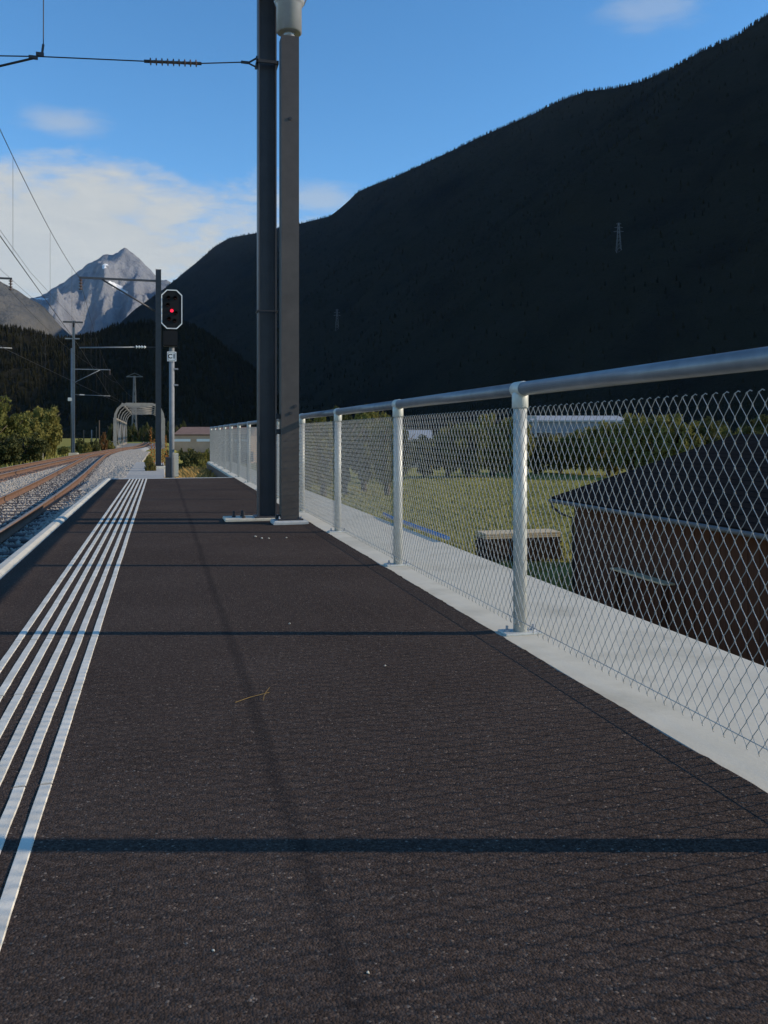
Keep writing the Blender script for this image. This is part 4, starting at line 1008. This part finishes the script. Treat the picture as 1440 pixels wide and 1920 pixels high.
lum = thing('plank_stack', 'stack of planks, pale on top, beside the corner of the dark roofed building', 'lumber', (13.45, 30.6, -4.08))
pk = MB().box((0, 0, 0), (3.1, 0.20, 0.055), bev=0.005).mesh('plank', 'pale_wood')
pkd = MB().box((0, 0, 0), (3.1, 0.20, 0.055), bev=0.005).mesh('plank', 'shaded_wood')
for lay in range(15):
    for q in range(5):
        link('plank', pk if lay > 11 else pkd, lum, (random.uniform(-.05, .05), (q - 2) * 0.225, 0.14 + lay * 0.072))
for xx in (-1.1, 0, 1.1): MB().box((xx, 0, 0.05), (0.12, 1.1, 0.11)).build('bearer', 'wood', lum)

hb = thing('blue_hose', 'blue plastic pipe lying along the outer edge of the concrete wall top', 'pipe', (0, 0, 0))
hb_p = []
for u, v in ((728, 966), (745, 974), (770, 982), (800, 992), (826, 1003), (850, 1012)):
    g = G(u, v, 0.02); hb_p.append((2.24 + (0.0 if u > 740 else 0.03), g.y, 0.035))
MB().tube(hb_p, 0.018, 10).build('pipe', 'blue', hb, True)

# ------------------------------------------------------------------ far buildings
def shed(name, label, u0, u1, t, vtop, zg, dep, wallm, roofm, ph=1.2, nwin=0, cat='building', over=0.4):
    a, b = P(u0, 814, t), P(u1, 814, t); wd = (b - a).length; c = (a + b) / 2 + FWD * dep / 2
    r = thing(name, label, cat, (c.x, c.y, zg), rz=-YAW); h_ = P(u0, vtop, t).z - zg - ph
    MB().box((0, 0, h_ / 2), (wd, dep, h_)).build('wall', wallm, r)
    rf = MB(); hd = dep / 2 + over; L_ = wd / 2 + over
    rf.add([(-L_, -hd, h_ - .05), (L_, -hd, h_ - .05), (L_, 0, h_ + ph), (-L_, 0, h_ + ph), (-L_, hd, h_ - .05), (L_, hd, h_ - .05), (-L_, -hd, h_ - .3), (L_, -hd, h_ - .3), (L_, hd, h_ - .3), (-L_, hd, h_ - .3)],
           [(0, 1, 2, 3), (3, 2, 5, 4), (0, 6, 7, 1), (4, 5, 8, 9), (6, 9, 8, 7), (0, 3, 4, 9, 6), (1, 7, 8, 5, 2)])
    rf.build('roof', roofm, r)
    return r, wd, dep, h_
s1, wd, dep, h_ = shed('long_shed', 'long white and pale blue shed behind the trees of the field', 1000, 1172, 150, 778, -4, 12, 'shed_blue', 'shed_white', 0.9)
for q in range(9): 
    x = -wd / 2 + (q + 0.5) * wd / 9
    f = MB().box((x, -dep / 2 - 0.03, h_ * 0.62), (wd / 9 * 0.8, 0.08, 1.4)).build('window', 'shed_white', s1); MB().box((x, -dep / 2 - 0.08, h_ * 0.62), (wd / 9 * 0.72, 0.04, 1.15)).build('pane', 'glass', f)
fr_ = MB(); fr_.bar((-wd / 2 + 0.2, -dep / 2 - 1.2, 0), (-wd / 2 + 0.2, -dep / 2 - 1.2, h_ + .5), .35, .35); fr_.bar((-wd / 2 - 3.0, -dep / 2 - 1.2, h_ + .45), (-wd / 2 + 0.4, -dep / 2 - 1.2, h_ + .45), .35, .45)
fr_.build('gate_frame', 'shed_white', s1)
s2, wd, dep, h_ = shed('small_house', 'small house with pale roof behind the field trees', 768, 806, 125, 806, -4, 7, 'tan', 'shed_white', 1.4)
for x in (-0.8, 0.8):
    f = MB().box((x, -dep / 2 - 0.03, h_ * 0.55), (0.9, 0.08, 1.1)).build('window', 'shed_white', s2); MB().box((x, -dep / 2 - 0.08, h_ * 0.55), (0.7, 0.04, 0.9)).build('pane', 'glass', f)
s3, wd, dep, h_ = shed('long_brown_building', 'long tan building with brown roof and white window bands beyond the signal', 326, 470, 140, 800, -4, 12, 'tan', 'brown_roof', 1.2, over=0.1)
u0 = 326
for (ua, ub) in ((327, 357), (369, 393), (405, 428), (440, 463)):
    a = P(ua, 827, 140); b = P(ub, 827, 140); c0 = (P(326, 814, 140) + P(470, 814, 140)) / 2
    xa, xb = (a - c0).dot(RIGHT), (b - c0).dot(RIGHT)
    f = MB().box(((xa + xb) / 2, -dep / 2 - 0.04, P(0, 825.5, 140).z + 4), (xb - xa, 0.1, 0.42)).build('window_band', 'white', s3)
MB().box((0, -dep / 2 - 0.3, 0.2 + 0.9), (wd + 1, 0.4, 1.6)).build('plinth', 'brown_roof', s3)

# marker posts and small poles
def stake(label, u, t, vt, zg, m, r_, group=None):
    b = P(u, 814, t); h_ = P(u, vt, t).z - zg
    o = MB().lathe([(r_, -0.2), (r_, h_ - r_), (r_ * 0.6, h_)], 10).build('marker_post', m, None, True, (b.x, b.y, zg))
    return tag(o, label, 'post', group)
stake('slim pale post standing beside the trackside trees', 80, 70, 811, -1.4, 'concrete', 0.05)
for u, vt in ((186, 788), (181, 800), (157, 806), (172, 806)): stake('thin dark pole on the verge before the bridge', u, 104, vt, -1.4, 'pylon' if u == 172 else 'bark', 0.07, 'thin poles before the bridge')
hf_ = thing('bridge_railing', 'low grey railing beside the track before the bridge', 'railing', (P(212, 814, 112).x, P(212, 814, 112).y, -1.1))
for x in (-1.2, -0.4, 0.4, 1.2): MB().box((x, 0, 0.5), (0.06, 0.06, 1.3)).build('post', 'bridge', hf_)
for z in (0.5, 1.0): MB().box((0, 0.06, z), (2.6, 0.04, 0.07)).build('bar', 'bridge', hf_)

# small litter on the asphalt
pebm = []
for q in range(3):
    b = bmesh.new(); bmesh.ops.create_icosphere(b, subdivisions=1, radius=1)
    for v in b.verts: v.co *= random.uniform(0.75, 1.2); v.co.z *= 0.7
    me = bpy.data.meshes.new('pebble'); b.to_mesh(me); b.free(); me.materials.append(M['concrete']); pebm.append(me)
for i, (u, v) in enumerate(((479, 1007), (491, 1010), (504, 1010), (537, 1009), (543, 1170), (722, 1249), (690, 1825), (400, 1783))):
    g = G(u, v); s = random.uniform(0.006, 0.011) * (1.2 if v < 1100 else (0.55 if v < 1500 else 0.26))
    o = link('pebble', pebm[i % 3], None, (g.x, g.y, s * 0.5)); o.scale = (s, s * 1.2, s); o.rotation_euler.z = i
    tag(o, 'tiny pale pebble lying on the dark asphalt', 'pebble', 'pebbles on the asphalt')
tw_ = thing('dry_twig', 'dry grass stalk lying on the asphalt by the lane joint', 'twig', tuple(G(480, 1312)))
MB().tube([(-0.07, -0.03, 0.006), (-0.02, 0.0, 0.010), (0.05, 0.05, 0.006)], 0.0007, 5).build('stalk', 'dry', tw_)
MB().tube([(0.02, -0.03, 0.005), (0.03, 0.02, 0.009), (0.055, 0.085, 0.012)], 0.0006, 5).build('stalk', 'dry', tw_)

# ------------------------------------------------------------------ haze
HZ = MB(); HZ.box((0, 4200, 1180), (26000, 26000, 2420))
hz_ = HZ.build('haze', None); hz_['kind'] = 'stuff'
hm = bpy.data.materials.new('haze'); hm.use_nodes = True; t = hm.node_tree; t.nodes.clear()
pv = N(t, 'ShaderNodeVolumePrincipled'); po_ = N(t, 'ShaderNodeOutputMaterial')
pv.inputs['Color'].default_value = (0.45, 0.66, 1.0, 1); pv.inputs['Density'].default_value = 1.1e-5; pv.inputs['Anisotropy'].default_value = 0.0
t.links.new(pv.outputs[0], po_.inputs['Volume']); hz_.data.materials.clear(); hz_.data.materials.append(hm)
